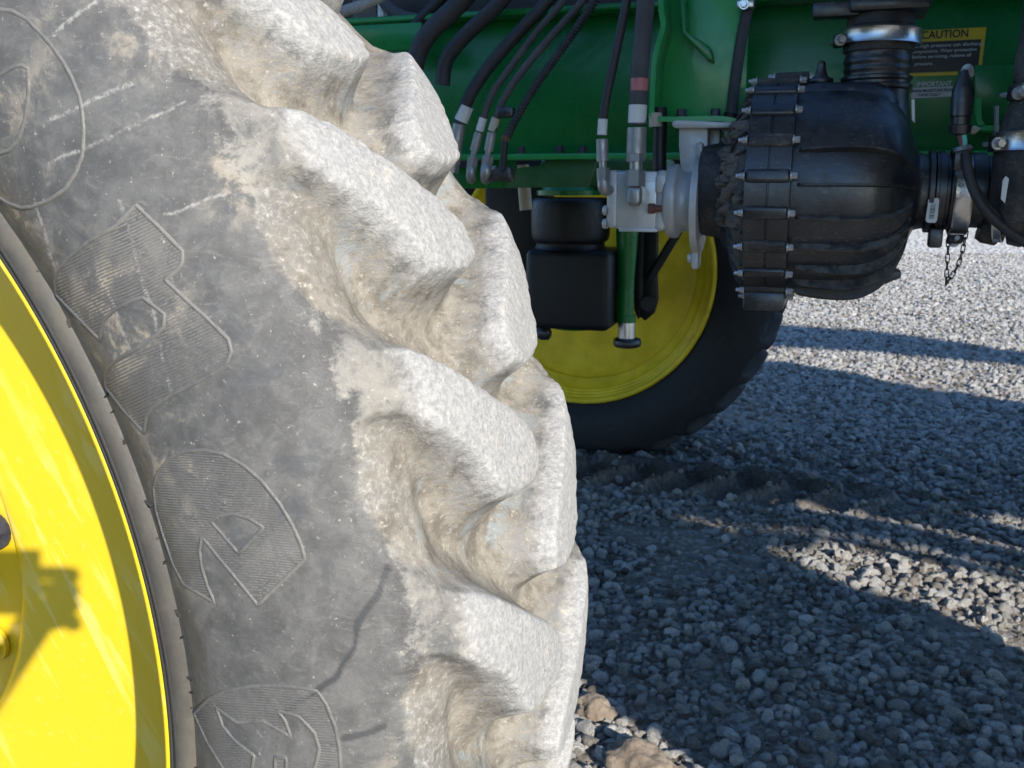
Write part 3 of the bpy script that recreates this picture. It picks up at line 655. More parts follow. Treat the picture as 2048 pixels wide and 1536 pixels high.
# meridian ribs on both halves
def rib(prof, ph, t, h):
    P = smooth_path([(X(x), r*kp) for x, r in prof], 5); n = len(P); q = MB(); V = []
    c, s = math.cos(ph), math.sin(ph); rd = np.array([0, -c, s]); tn = np.array([0, s, c])
    w = np.sin(np.linspace(0, math.pi, n))**.35
    for (x, r), ww in zip(P, w):
        o = np.array([x, Yp, PZ])
        V += [o+rd*(r-.006)-tn*t, o+rd*(r+h*ww)-tn*t*.55, o+rd*(r+h*ww)+tn*t*.55, o+rd*(r-.006)+tn*t]
    Fc = [(4*i+j, 4*i+(j+1) % 4, 4*i+4+(j+1) % 4, 4*i+4+j) for i in range(n-1) for j in range(4)]+[(0, 1, 2, 3), (4*n-1, 4*n-2, 4*n-3, 4*n-4)]
    q.add(V, Fc); return q
for a in (22, 4, -13, -29, -44, -58, -72, -86, -100, 130, 150):
    PU.part('cover_rib', rib([(1600, 197), (1640, 197), (1690, 196.5), (1730, 191), (1765, 175), (1790, 153), (1808, 124), (1820, 98)], math.radians(a), .0032, .016), M['black_rib'], sharp=30)
for a in range(-110, 80, 11):
    PU.part('back_rib', rib([(1448, 98), (1464, 112), (1474, 144), (1488, 176), (1503, 196)], math.radians(a), .003, .013), M['black_dirty'], sharp=30)
b = MB(); b.box((X(1545), Yp-.03, PZ-212*kp), (78*kp, .10, .030), bev=.004); PU.part('flange_foot', b, M['black_plastic'])
# tangential outlet shoulder and neck
xo = X(1750, 200); Yo = Yp+.02; NK = .70
b = MB(); V = []
def zpx(y): return at(1764, y, Yo)[2]
b.lathe(smooth_path([(zpx(330), .060), (zpx(280), .058), (zpx(240), .055), (zpx(205), .051), (zpx(182), .050)], 4), (xo, Yo, 0), (0, 0, 1), 64)
PU.part('outlet_neck', b, M['black_plastic'])
b = MB(); b.box((X(1680, 260), Yp+.03, zpx(232)), (.17, .19, .10), bev=.045, seg=5); PU.part('volute_shoulder', b, M['black_plastic'])
b = MB(); b.lathe([(zpx(182), .049), (zpx(178), .0545), (zpx(172), .0545), (zpx(169), .0505), (zpx(164), .0505), (zpx(160), .0535), (zpx(155), .0535), (zpx(152), .048)], (xo, Yo, 0), (0, 0, 1), 64); PU.part('outlet_collar', b, M['black_plastic'])
b = MB(); b.lathe(smooth_path([(0, .019), (.006, .019), (.010, .011), (.022, .007), (.029, .0065), (.033, .004), (.034, 0)], 3), at(1641, 166, Yp), (0, 0, 1), 24); PU.part('drain_plug', b, M['black_plastic'])
b = MB(); b.cyl(at(1618, 155, Yp), at(1552, 158, Yp), .0095, 20, bev=.001); PU.part('top_lug', b, M['black_dirty'])
for x in (1550, 1621):
    q = MB(); q.hexbolt(at(x, 156, Yp), (-1 if x == 1550 else 1, 0, 0), .006, .008); PU.part('flange_bolt', q, M['bolt'])
b = MB(); b.prism([at(x, y, Yp-.03) for x, y in ((1735, 566), (1762, 540), (1774, 533), (1790, 540), (1803, 541), (1803, 556), (1794, 560), (1784, 562), (1774, 569))], (0, .05, 0), .004); PU.part('mounting_foot', b, M['black_plastic'])
b = MB(); b.lathe(rev([(1850, 70), (1853, 78), (1862, 78), (1864, 70)]), (0, Yp, PZ), (1, 0, 0), 48); PU.part('inlet_collar', b, M['black_plastic'])
# dried mud packed on the back of the housing
mud = MB()
for i in range(34):
    ph = math.radians(random.uniform(-30, 52)); xx = random.uniform(1462, 1500); r = np.interp(xx, [1404, 1440, 1460, 1470, 1480, 1508], [90, 95, 100, 128, 160, 197])-2
    bm = bmesh.new(); bmesh.ops.create_icosphere(bm, subdivisions=3, radius=1)
    for v in bm.verts:
        q_ = np.array(v.co[:]); v.co = v.co*(1+.5*float(vnoise(q_+i*3, 1.7, 3))+.22*abs(float(vnoise(q_+i*5, 4.1, 5)))); v.co.x *= random.uniform(.0105, .0115)*1.4; v.co.y *= .0065; v.co.z *= .009
    mud.bm(bm, polar(xx, r, ph), np.array(Matrix.Rotation(-ph, 3, 'X') @ Matrix.Rotation(random.uniform(-.6, .6), 3, 'Z')))
mo = PU.part('mud_crust', mud, M['mud'], sharp=25); mo['kind'] = 'stuff'
# small white label on the neck of the pump
b = MB(); P = [at(1823, 200, Yo-.062), at(1829, 198, Yo-.062), at(1830, 246, Yo-.062), at(1824, 240, Yo-.062)]; b.prism(P, (0, .003, 0)); PU.part('part_label', b, M['decal_white'], smooth=False)

# ------------------------------------------------------------------ hydraulic motor and casting
Ym = 1.10; MZ = at(1300, 400, Ym)[2]
XM = lambda px: at(px, 400, Ym)[0]
km = mpp(1300, 400, Ym)
MO = Thing('hydraulic_motor', 'silver hydraulic motor with two hose elbows, bolted to the black pump', 'hydraulic motor', (XM(1290), Ym, MZ-60*km))
def block(x0, x1, hz, hy, bev, dz=0, dy=0, seg=4):
    q = MB(); q.box(((XM(x0)+XM(x1))/2, Ym+dy, MZ+dz*km), (abs(XM(x1)-XM(x0)), 2*hy*km, 2*hz*km), bev=bev, seg=seg); return q
MO.part('end_cap', block(1224, 1246, 56, 52, .006, dz=2, seg=3), M['alu'])
MO.part('motor_body', block(1243, 1322, 56, 52, .004, seg=2), M['alu_body'])
for dz in (50, 44, 38):
    q = MB(); q.box(((XM(1247)+XM(1318))/2, Ym-50*km, MZ+dz*km), (XM(1318)-XM(1247), .004, .0022), bev=.0005); MO.part('body_fin', q, M['alu_body'])
q = MB(); q.box(((XM(1250)+XM(1325))/2, Ym-30*km, MZ-57*km), (XM(1325)-XM(1250), .04, .006), bev=.001); MO.part('lower_rail', q, M['alu_body'])
MO.part('front_flange', block(1319, 1342, 58, 54, .008, seg=4), M['alu'])
q = MB(); q.box(((XM(1320)+XM(1340))/2, Ym-50*km, MZ+32*km), (XM(1340)-XM(1320), .014, .03), bev=.003); MO.part('flange_ear', q, M['alu'])
q = MB(); q.cyl((XM(1312), Ym-58*km, MZ-15*km), (XM(1336), Ym-58*km, MZ-15*km), .0055, 14); q.lathe([(0, .0085), (.010, .0085), (.011, .007)], (XM(1308), Ym-58*km, MZ-15*km), (1, 0, 0), 14); MO.part('flange_bolt', q, M['rust'])
for y, z in ((-44, -46), (-44, 46), (-44, -20), (40, 40)):
    q = MB(); q.lathe([(0, .0085), (.006, .0085), (.008, .006), (.008, 0)], (XM(1225), Ym+y*km, MZ+z*km), (-1, 0, 0), 20); MO.part('cap_bolt', q, M['alu'])
AD = Thing('pump_adapter', 'cast aluminium adapter between motor and pump, bolted up to the green bracket', 'casting', (XM(1390), Ym, MZ-110*km))
b = MB(); b.lathe(smooth_path([(XM(1334), 62*km), (XM(1340), 70*km), (XM(1356), 72*km), (XM(1364), 62*km), (XM(1376), 58*km), (XM(1386), 62*km), (XM(1394), 74*km)], 4), (0, Ym, MZ-2*km), (1, 0, 0), 56); AD.part('adapter_cone', b, M['alu'])
b = MB(); b.lathe([(XM(1391), 92*km), (XM(1392), 97*km), (XM(1405), 97*km), (XM(1407), 92*km)], (0, Ym, MZ-8*km), (1, 0, 0), 72); AD.part('adapter_flange', b, M['alu'])
b = MB(); b.box((XM(1399), Ym-.01, MZ-112*km), (.012, .035, .036), bev=.005); b.box((XM(1399), Ym+.0, MZ+82*km), (.012, .06, .05), bev=.006); AD.part('flange_lug', b, M['alu'])
for dz in (-112,):
    q = MB(); q.lathe([(0, .008), (.008, .008), (.009, .006)], (XM(1393), Ym-.012, MZ+dz*km), (-1, 0, 0), 18); AD.part('flange_bolt', q, M['alu'])
# upright arm, tapered and hollow backed
arm = [(1358, 250), (1416, 250), (1416, 330), (1398, 350), (1392, 372), (1398, 420), (1366, 420), (1362, 350), (1357, 290)]
b = MB(); b.prism([at(x, y, Ym-.012) for x, y in arm], (0, .035, 0), .004); AD.part('upright_arm', b, M['alu'])
b = MB(); b.prism([at(x, y, Ym+.022) for x, y in ((1416, 252), (1442, 252), (1440, 300), (1420, 335), (1408, 330))], (0, .025, 0), .004); AD.part('arm_web', b, M['alu'])
b = MB(); b.prism([at(x, y, Ym-.03) for x, y in ((1344, 244), (1352, 240), (1500, 246), (1500, 256), (1350, 256), (1344, 252))], (0, .12, 0), .002); AD.part('top_plate', b, M['alu'])

# ------------------------------------------------------------------ hoses
HG = 'black hydraulic hoses running down to the frame'
def fitting(T, a, b_, r, m, nut=True):
    a = np.asarray(a); b_ = np.asarray(b_); q = MB(); q.cyl(a, a+(b_-a)*.55, r, 20, bev=r*.12); q.cyl(a+(b_-a)*.55, b_, r*.78, 16); T.part('ferrule', q, m)
def hose(name, label, path, r, Y, mat='hose', group=None, cat='hydraulic hose', corr=False, ext=True, **k):
    Ys = Y if hasattr(Y, '__len__') else [Y]*len(path)
    P = [at(x, y, q) for (x, y), q in zip(path, Ys)]
    T = Thing(name, label, cat, P[-1], group)
    m = mpp(path[-1][0], path[-1][1], Ys[-1]); b = MB()
    if corr:
        S_ = smooth_path(P, 30); L = np.concatenate([[0], np.cumsum(np.linalg.norm(np.diff(S_, axis=0), axis=1))]); n = int(L[-1]/(corr*m*.25))
        q = np.linspace(0, L[-1], n); S_ = np.stack([np.interp(q, L, S_[:, i]) for i in range(3)], 1)
        rr = np.array([r*m*(1.12 if (i % 4) in (0, 1) else .84) for i in range(n)]); b.tube(S_, rr, 16, 1)
    else: b.tube(P, r*m, 18, 10)
    T.part('hose_body', b, M[mat], sharp=60); T.P = P; T.m = m; return T
def sleeve(T, a, b_, Y, r, m, name='label_sleeve', label=None):
    q = MB(); A, B_ = at(*a, Y), at(*b_, Y); q.cyl(A, B_, r*T.m, 24, bev=.0003); return T.part(name, q, M[m], label=label)
Yh = 1.28
T = hose('hydraulic_hose', 'thick dark hose with a plain white sleeve, nearest the tyre lugs', [(1150, -70), (1097, 0), (1018, 86), (979, 132), (948, 177), (930, 214), (916, 260)], 12.5, Yh, group=HG)
sleeve(T, (934, 212), (922, 242), Yh, 14, 'white_label'); sleeve(T, (919, 248), (903, 345), Yh, 13.5, 'zinc', 'ferrule')
T = hose('hydraulic_hose', 'thin grey hose with the first of two small printed white tags', [(1180, -80), (1128, 0), (1070, 68), (1013, 146), (985, 187), (967, 236), (958, 264)], 7, Yh-.01, 'hose_grey', group=HG)
sleeve(T, (967, 236), (959, 262), Yh-.01, 8.3, 'white_label'); sleeve(T, (958, 265), (948, 302), Yh-.01, 9, 'zinc', 'ferrule'); sleeve(T, (948, 302), (946, 316), Yh-.01, 5.5, 'zinc', 'stem')
q = MB(); q.cyl(at(946, 314, Yh-.01), at(943, 336, Yh-.01), 11*T.m, 6); T.part('nut', q, M['zinc'])
q = MB(); q.tube([at(943, 334, Yh-.01), at(942, 350, Yh-.01), at(943, 358, Yh+.03)], 10*T.m, 14); T.part('elbow', q, M['zinc'])
T = hose('hydraulic_hose', 'thin grey hose with a cream printed tag beside a corrugated one', [(1222, -80), (1167, 0), (1107, 68), (1050, 135), (1010, 193), (993, 236), (986, 262)], 7.5, Yh-.03, 'hose_grey', group=HG)
sleeve(T, (992, 236), (984, 262), Yh-.03, 8.8, 'tan_label'); sleeve(T, (984, 265), (977, 302), Yh-.03, 9.4, 'zinc', 'ferrule'); sleeve(T, (977, 302), (975, 316), Yh-.03, 6, 'zinc', 'stem')
q = MB(); q.cyl(at(976, 312, Yh-.03), at(973, 334, Yh-.03), 12*T.m, 6); T.part('nut', q, M['zinc'])
q = MB(); q.tube([at(973, 332, Yh-.03), at(972, 350, Yh-.03), at(972, 358, Yh+.03)], 11.5*T.m, 14); T.part('elbow', q, M['zinc'])
q = MB(); q.cyl(at(978, 340, Yh-.03), at(992, 336, Yh-.03), 6*T.m, 6); T.part('side_port', q, M['zinc'])
T = hose('corrugated_conduit', 'black corrugated conduit curving down to a copper coloured ring', [(1235, -80), (1180, 16), (1123, 99), (1071, 172), (1037, 229), (1015, 272)], 8, Yh-.04, group=HG, corr=7)
sleeve(T, (1014, 270), (1009, 281), Yh-.04, 8.5, 'rust', 'end_ring'); sleeve(T, (1010, 281), (1005, 340), Yh-.04, 7, 'black_steel', 'cable_end')
q = MB(); q.box(at(1002, 348, Yh-.02), (.05, .03, .03), bev=.006); T.part('plug', q, M['black_plastic'])
q = MB(); q.box(at(1012, 225, Yh-.03), (.034, .02, .02), bev=.004); T.part('hose_clip', q, M['black_plastic'])
hose('suction_hose', 'fat black hose crossing the dark top left corner above the tyre lug', [(1000, -90), (925, 0), (862, 62), (835, 110), (815, 200)], 19, 1.22, 'hose')
hose('suction_hose', 'second fat black hose, right of the fattest one by the lug tip', [(1075, -90), (1000, 5), (930, 72), (893, 120), (885, 170)], 15, 1.32, 'hose')
hose('suction_hose', 'dark hose in the deep shade just left of the two fat hoses', [(930, -60), (880, 0), (840, 40), (790, 90)], 12, 1.36, 'black_steel')
hose('conduit', 'ribbed light grey conduit at the top edge beside the first tyre lug', [(640, 38), (695, 20), (730, 8), (790, -22)], 10, .98, 'conduit', cat='conduit', corr=5)
hose('curved_pipe', 'dusty grey bent pipe in the dark gap above the lug', [(745, -30), (775, 12), (810, 34), (850, 40)], 12, 1.42, 'hose_grey', cat='pipe')
b = MB(); b.cyl(at(766, -30, 1.45), at(766, 50, 1.45), .012, 20); single('rod', b, M['zinc'], 'short grey rod in the dark gap behind the conduit', 'rod')
b = MB(); b.box(at(735, 30, 1.47), (.06, .03, .08), bev=.006); single('block', b, M['mud'], 'dusty brown block behind the ribbed grey conduit', 'block')
Yv = 1.05
T = hose('hydraulic_hose', 'slim hose left of the thick one, tag at its foot, feeding the motor end', [(1262, -60), (1253, 5), (1232, 105), (1214, 190), (1206, 240), (1204, 272)], 9, Yv, 'hose', group='hoses feeding the hydraulic motor')
sleeve(T, (1206, 238), (1204, 270), Yv, 9.7, 'white_label'); sleeve(T, (1204, 278), (1205, 322), Yv, 12, 'zinc', 'ferrule'); sleeve(T, (1205, 320), (1206, 340), Yv, 7.5, 'zinc', 'stem')
q = MB(); q.cyl(at(1206, 336, Yv), at(1207, 362, Yv), 13.5*T.m, 6); T.part('nut', q, M['zinc'])
q = MB(); q.tube([at(1207, 358, Yv), at(1208, 376, Yv), at(1218, 380, Yv+.01), at(1236, 376, Yv+.02)], 12*T.m, 16, 5); T.part('elbow', q, M['zinc'])
T = hose('hydraulic_hose', 'thick hose with a pink band and a white sleeve dropping onto the motor', [(1294, -60), (1291, 5), (1284, 90), (1278, 160), (1275, 250)], 17.5, Yv-.01, 'hose_grey', group='hoses feeding the hydraulic motor')
sleeve(T, (1279, 157), (1278, 182), Yv-.01, 18.2, 'pink', 'colour_band'); sleeve(T, (1276, 210), (1274, 246), Yv-.01, 18.4, 'white_label'); sleeve(T, (1274, 255), (1272, 307), Yv-.01, 19.5, 'zinc', 'ferrule')
q = MB(); q.cyl(at(1272, 305, Yv-.01), at(1272, 323, Yv-.01), 19.5*T.m, 6); T.part('nut', q, M['zinc'])
sleeve(T, (1272, 320), (1272, 345), Yv-.01, 13, 'zinc', 'stem')
q = MB(); q.cyl(at(1271, 340, Yv-.01), at(1270, 372, Yv-.01), 20*T.m, 6); T.part('nut', q, M['zinc'])
q = MB(); q.box(at(1270, 392, Yv-.012), (30*T.m, 30*T.m, 40*T.m), bev=.008, seg=4); q.cyl(at(1280, 391, Yv-.012), at(1281, 390, Yv+.03), 19*T.m, 28); T.part('elbow', q, M['zinc'])
T = hose('hydraulic_hose', 'short dark hose half hidden behind the white sleeved hose', [(1320, 215), (1320, 235), (1320, 260), (1319, 310), (1320, 345)], 14, 1.16, 'black_steel', group='hoses feeding the hydraulic motor')
sleeve(T, (1311, 226), (1311, 254), 1.15, 13, 'tan_label')
T = hose('strut_rod', 'dark straight rod with a bright clamp at its top beside the pump bracket', [(1506, -40), (1494, 20), (1478, 110), (1462, 232)], 11, 1.2, 'hose_grey', cat='rod')
q = MB(); q.box(at(1492, 10, 1.185), (.028, .026, .012), bev=.002); q.hexbolt(at(1488, 9, 1.172), (0, -1, 0), .006, .006); T.part('clamp', q, M['steel'])
sleeve(T, (1464, 226), (1461, 240), 1.2, 15, 'black_steel', 'end_boss')

# ------------------------------------------------------------------ outlet coupling with band clamp, top right
def band(T, o, axis, r, w, m='steel', n=1.0, screw=None):
    q = MB(); t = .0016
    q.lathe([(-w/2, r), (-w/2, r+t*2), (-w*.42, r+t*1.4), (-w*.36, r+t), (w*.36, r+t), (w*.42, r+t*1.4), (w/2, r+t*2), (w/2, r), (-w/2, r)], o, axis, 96, cap=False)
    c = T.part('band', q, M[m], sharp=40)
    if screw is not None:
        s = np.asarray(screw, float); A = nz(axis); q = MB()
        d = nz(s-np.asarray(o)-A*((s-np.asarray(o)) @ A)); e = np.cross(A, d); R = np.stack([d, e, A], 1)
        q.box(s, (.012, .022, w*.9), R=R, bev=.002); T.part('clamp_housing', q, M['black_steel'], parent=c)
        q = MB(); q.hexbolt(s+e*.011+d*.002, e, .0065, .012); q.cyl(s-e*.011+d*.002, s-e*.03+d*.002, .0035, 12); T.part('clamp_screw', q, M['bolt'], parent=c)
    return c
CP = Thing('outlet_coupling', 'black pipe coupling rising from the pump, held by a wide steel band clamp', 'coupling', (xo, Yo, zpx(150)))
b = MB(); b.lathe(smooth_path([(zpx(156), .049), (zpx(148), .0485), (zpx(140), .0505), (zpx(133), .049), (zpx(124), .051), (zpx(112), .0485), (zpx(100), .050)], 3), (xo, Yo, 0), (0, 0, 1), 64); CP.part('lower_cuff', b, M['black_plastic'])
b = MB(); b.lathe([(zpx(106), .050), (zpx(104), .0525), (zpx(56), .0525), (zpx(52), .050), (zpx(30), .049), (zpx(-40), .0495)], (xo, Yo, 0), (0, 0, 1), 64); CP.part('upper_cuff', b, M['black_dirty'])
b = MB(); b.box((xo+.01, Yo, zpx(18)), (.115, .115, .02), bev=.006); b.box(at(1672, 22, Yo-.02), (.07, .04, .022), bev=.004); CP.part('retaining_collar', b, M['black_plastic'])
band(CP, (xo+.002, Yo, zpx(76)), (.03, 0, 1), .0585, 26*kp, screw=(xo-.060, Yo-.02, zpx(82)))
# ------------------------------------------------------------------ inlet pipe work right of the pump
IN = Thing('inlet_coupling', 'black inlet pipe with a barcode label and upright steel clamp, right of the pump', 'coupling', (X(1900), Yp, PZ-90*kp))
b = MB(); b.lathe(rev([(1862, 62), (1866, 72), (1886, 72), (1888, 66), (1893, 66), (1896, 74), (1934, 74), (1938, 70), (1965, 70), (1968, 64), (2060, 64), (2150, 64)]), (0, Yp, PZ+.002), (1, 0, 0), 64); IN.part('inlet_pipe', b, M['black_plastic'])
b = MB(); b.lathe(rev([(1870, 60), (1872, 76), (1884, 76), (1886, 60)]), (0, Yp, PZ), (1, 0, 0), 48); b.box((X(1876), Yp-.02, PZ-86*kp), (.02, .03, .03), bev=.004); IN.part('lock_ring', b, M['black_plastic'])
band(IN, (X(1917), Yp, PZ), (1, 0, .04), .0635, 31*kp, screw=(X(1917), Yp-.015, PZ-.072))
q = MB(); q.lathe([(0, .0035), (.001, .0035), (.0015, .002)], at(1924, 370, Yp-.066), (0, -1, 0), 16); IN.part('band_rivet', q, M['zinc'])
lb = MB(); lb.prism([at(x, y, Yp-.0615) for x, y in ((1860, 396), (1876, 396), (1879, 399), (1874, 441), (1870, 446), (1855, 445), (1851, 441), (1857, 399))], (0, .003, 0)); LB = IN.part('barcode_label', lb, M['decal_white'], smooth=False)
q = MB()
for i in range(11):
    y = 408+i*2.9; a = at(1866.5-(y-408)*.13, y, Yp-.0618); q.box(a, (9*kp, .0004, random.choice((.7, 1.2, 1.6))*kp))
IN.part('barcode', q, M['ink'], parent=LB, smooth=False)
q = MB(); q.prism([at(x, y, Yp+.0) for x, y in ((1868, 448), (1884, 447), (1889, 455), (1884, 478), (1876, 478), (1874, 462), (1868, 456))], (0, .02, 0), .002); IN.part('lock_tab', q, M['black_plastic'])
# chain
def torus_link(c, L, wd, r, R):
    n = 20; P = []
    for i in range(n):
        a = 2*math.pi*i/n; P.append(np.array([math.cos(a)*wd, 0, math.sin(a)*wd+(L if math.sin(a) > 0 else -L)]))
    P = np.array(P) @ R.T+c; m = 6; V = []; F_ = []
    for i in range(n):
        T_ = nz(P[(i+1) % n]-P[i-1]); N_ = nz(np.cross(T_, R[:, 1])); B_ = np.cross(T_, N_)
        for j in range(m): V.append(P[i]+r*(math.cos(2*math.pi*j/m)*N_+math.sin(2*math.pi*j/m)*B_))
    for i in range(n):
        for j in range(m): F_.append((i*m+j, ((i+1) % n)*m+j, ((i+1) % n)*m+(j+1) % m, i*m+(j+1) % m))
    q = MB(); q.add(V, F_); return q
CH = Thing('safety_chain', 'thin dark chain hanging in a V below the inlet coupling', 'chain', at(1893, 568, Yp))
for pa in (((1897, 462), (1896, 500), (1894, 535), (1892, 570)), ((1935, 448), (1928, 488), (1916, 530), (1893, 568))):
    P = smooth_path([at(x, y, Yp-.01) for x, y in pa], 20); L = np.concatenate([[0], np.cumsum(np.linalg.norm(np.diff(P, axis=0), axis=1))]); n = max(2, int(L[-1]/.0108)); 
    for i in range(n):
        s = (i+.5)*L[-1]/n; c = np.array([np.interp(s, L, P[:, j]) for j in range(3)]); d = np.array([np.interp(s+.004, L, P[:, j])-np.interp(s-.004, L, P[:, j]) for j in range(3)])
        zz = -nz(d); yy = nz(np.cross(zz, [1, 0, 0])) if i % 2 else nz(np.cross(zz, [.25, -1, 0])); xx = np.cross(yy, zz)
        CH.part('link', torus_link(c, .0042, .0027, .0009, np.stack([xx, yy, zz], 1)), M['chain'])
# upright strainer pipe and its elbow at the right edge
Ys_ = 1.0; xs = at(2098, 300, Ys_)[0]; ks = mpp(2040, 300, Ys_)
zs = lambda y: at(2040, y, Ys_)[2]
ST = Thing('suction_elbow', 'black upright pipe elbow with steel band clamps at the right edge', 'pipe elbow', (xs, Ys_, zs(470)))
b = MB(); b.lathe(smooth_path([(zs(470), .02), (zs(462), .050), (zs(440), .062), (zs(400), .068), (zs(330), .070), (zs(302), .070), (zs(240), .064), (zs(205), .056), (zs(170), .052), (zs(150), .056), (zs(60), .052), (zs(-30), .053)], 3), (xs, Ys_, 0), (0, 0, 1), 64); ST.part('elbow_body', b, M['black_dirty'])
band(ST, (xs, Ys_, zs(283)), (0, 0, 1), .072, 36*ks, screw=(xs-.072, Ys_-.02, zs(288)))
band(ST, (xs, Ys_, zs(189)), (.05, 0, 1), .057, 30*ks, screw=(xs-.054, Ys_-.02, zs(190)))
b = MB(); b.lathe([(0, .070), (.016, .074), (.03, .070)], at(2025, 395, Ys_+.08), (1, -.25, 0), 64); ST.part('side_socket', b, M['black_plastic'])
band(ST, at(2006, 395, Ys_+.085), (1, -.25, 0), .066, .012)
q = MB(); q.prism([at(x, y, Ys_-.075) for x, y in ((2012, 352), (2018, 358), (2010, 406), (2002, 398), (2006, 360))], (0, .003, 0)); ST.part('part_label', q, M['decal_white'], smooth=False)
# fork shaped drain clip below
b = MB(); b.prism([at(x, y, Yp-.02) for x, y in ((1985, 448), (2010, 468), (2012, 475), (2004, 476), (1980, 458))], (0, .03, 0), .002); single('drain_tap', b, M['tan_label'], 'small pale tap handle under the pipework at the right edge', 'tap')
b = MB(); b.lathe([(0, .02), (.01, .024), (.03, .022), (.035, .012)], at(1960, 452, Yp), (1, 0, -.3), 24); single('drain_plug', b, M['black_dirty'], 'dirty black plug between the chain and the pale tap handle', 'plug')
# wiring connector with coloured wires, hanging in front of the decal
Yw = 1.0
WC = Thing('wiring_connector', 'black taped wiring connector hanging in front of the IMPORTANT notice', 'connector', at(1925, 345, Yw))
b = MB(); kw = mpp(1920, 220, Yw); c0 = at(1930, 140, Yw); c1 = at(1920, 262, Yw)
b.lathe([(0, .004), (.004, 7*kw), (22*kw, 15*kw), (40*kw, 21*kw), (88*kw, 21*kw), (90*kw, 18*kw), (104*kw, 18*kw), (106*kw, 22*kw), (122*kw, 20*kw), (126*kw, 10*kw)], c0, c1-c0, 10); WC.part('taped_sleeve', b, M['black_plastic'], sharp=50)
q = MB(); q.tube([at(1928, 142, Yw+.005), at(1934, 135, Yw+.01), at(1940, 138, Yw+.02), at(1941, 150, Yw+.03)], .005, 12); WC.part('cable_tie', q, M['decal_white'])
for m_, pth in (('wire_teal', [(1926, 258), (1931, 280), (1930, 296)]), ('wire_teal', [(1922, 258), (1927, 276), (1927, 298)]), ('wire_red', [(1919, 258), (1920, 275), (1924, 298)]), ('wire_dark', [(1916, 258), (1917, 274), (1922, 296)])):
    q = MB(); q.tube([at(x, y, Yw-.004) for x, y in pth], .0026, 10); WC.part('wire', q, M[m_])
q = MB(); q.cyl(at(1925, 292, Yw), at(1926, 300, Yw), .011, 12, r2=.014); WC.part('wire_seal', q, M['zinc'])
q = MB(); q.box(at(1925, 318, Yw+.01), (.024, .02, .034), bev=.003); WC.part('sensor_plug', q, M['black_plastic'])
q = MB(); q.tube([at(1932, 306, Yw-.01), at(1937, 345, Yw-.02), at(1955, 395, Yw-.03), at(1990, 440, Yw-.03), at(2060, 490, Yw-.02), at(2110, 520, Yw)], .0075, 14); WC.part('cable', q, M['hose'])
q = MB(); q.tube([at(1928, 306, Yw-.006), at(1944, 360, Yw-.02), at(1972, 408, Yw-.03), at(2020, 452, Yw-.02), at(2100, 500, Yw)], .005, 12); WC.part('cable', q, M['hose'])
b = MB(); b.cyl(at(1993, 212, 1.2), at(1991, 345, 1.2), .0035, 12); single('thin_rod', b, M['zinc'], 'thin pale rod behind the steel clamp near the right edge', 'rod')
b = MB(); b.box(at(1872, 306, YR+.02), (.045, .01, .022), bev=.001); single('data_plate', b, M['tan_label'], 'small yellowed plate under the frame right of the pump', 'plate')
b = MB(); b.box((at(1900, 330, 1.6)[0]+.25, 1.62, at(1900, 300, 1.6)[2]-.035), (.9, .2, .1), bev=.02); single('cross_beam', b, M['black_steel'], 'black beam in the shade below the frame on the right', 'beam')

# ------------------------------------------------------------------ suspension in front of the far wheel
Yk = 3.1; kk = mpp(1200, 560, Yk)
SU = Thing('suspension_leg', 'black gearbox housing, air spring and green post standing in front of the far rim', 'suspension', at(1200, 655, Yk))
b = MB(); c = at(1142, 395, Yk); b.lathe(smooth_path([(0, 66*kk), (-6*kk, 76*kk), (-40*kk, 79*kk), (-78*kk, 77*kk), (-86*kk, 70*kk), (-92*kk, 68*kk), (-100*kk, 72*kk)], 4), c, (0, 0, 1), 56); SU.part('air_spring', b, M['black_steel'])
b = MB(); b.lathe([(0, 64*kk), (9*kk, 64*kk), (10*kk, 55*kk), (16*kk, 50*kk)], at(1138, 390, Yk), (0, 0, 1), 48); SU.part('spring_plate', b, M['green'])
b = MB(); b.lathe([(0, 46*kk), (6*kk, 46*kk)], at(1142, 492, Yk-.03), (0, 0, 1), 40); SU.part('spring_seat', b, M['zinc'])
b = MB(); b.box(at(1150, 574, Yk), (172*kk, .26, 158*kk), bev=.03, seg=4); SU.part('gearbox', b, M['black_steel'])
b = MB(); b.lathe([(0, .09), (.02, .10), (.05, .10)], at(1150, 655, Yk+.05), (0, 0, 1), 32); SU.part('lower_green_cap', b, M['green'])
b = MB(); b.box(at(1215, 350, Yk+.1), (.5, .2, .12), bev=.02); SU.part('upper_crosshead', b, M['dark_green'])
b = MB(); b.lathe(smooth_path([(at(1250, 350, Yk)[2], .048), (at(1250, 470, Yk)[2], .042), (at(1250, 560, Yk)[2], .033), (at(1250, 635, Yk)[2], .034)], 3), (at(1252, 560, Yk)[0], Yk, 0), (0, 0, 1), 36); SU.part('green_post', b, M['green'])
b = MB(); b.lathe([(0, .038), (.03, .038)], (at(1252, 644, Yk)[0], Yk, at(1252, 644, Yk)[2]), (0, 0, 1), 36); SU.part('post_collar', b, M['green'])
b = MB(); b.cyl((at(1253, 640, Yk)[0], Yk, at(1252, 640, Yk)[2]), (at(1253, 680, Yk)[0], Yk, at(1252, 680, Yk)[2]), 17*kk, 32); SU.part('chrome_rod', b, M['steel'])
b = MB(); b.lathe(smooth_path([(0, 10*kk), (4*kk, 26*kk), (14*kk, 28*kk), (20*kk, 24*kk), (22*kk, 8*kk)], 3), (at(1254, 695, Yk)[0], Yk, at(1252, 696, Yk)[2]), (0, 0, 1), 32); SU.part('rubber_stop', b, M['black_plastic'])
b = MB(); b.prism([at(x, y, Yk+.1) for x, y in ((1268, 430), (1288, 430), (1285, 600), (1276, 640), (1268, 620))], (0, .05, 0), .004); SU.part('rear_arm', b, M['black_steel'])
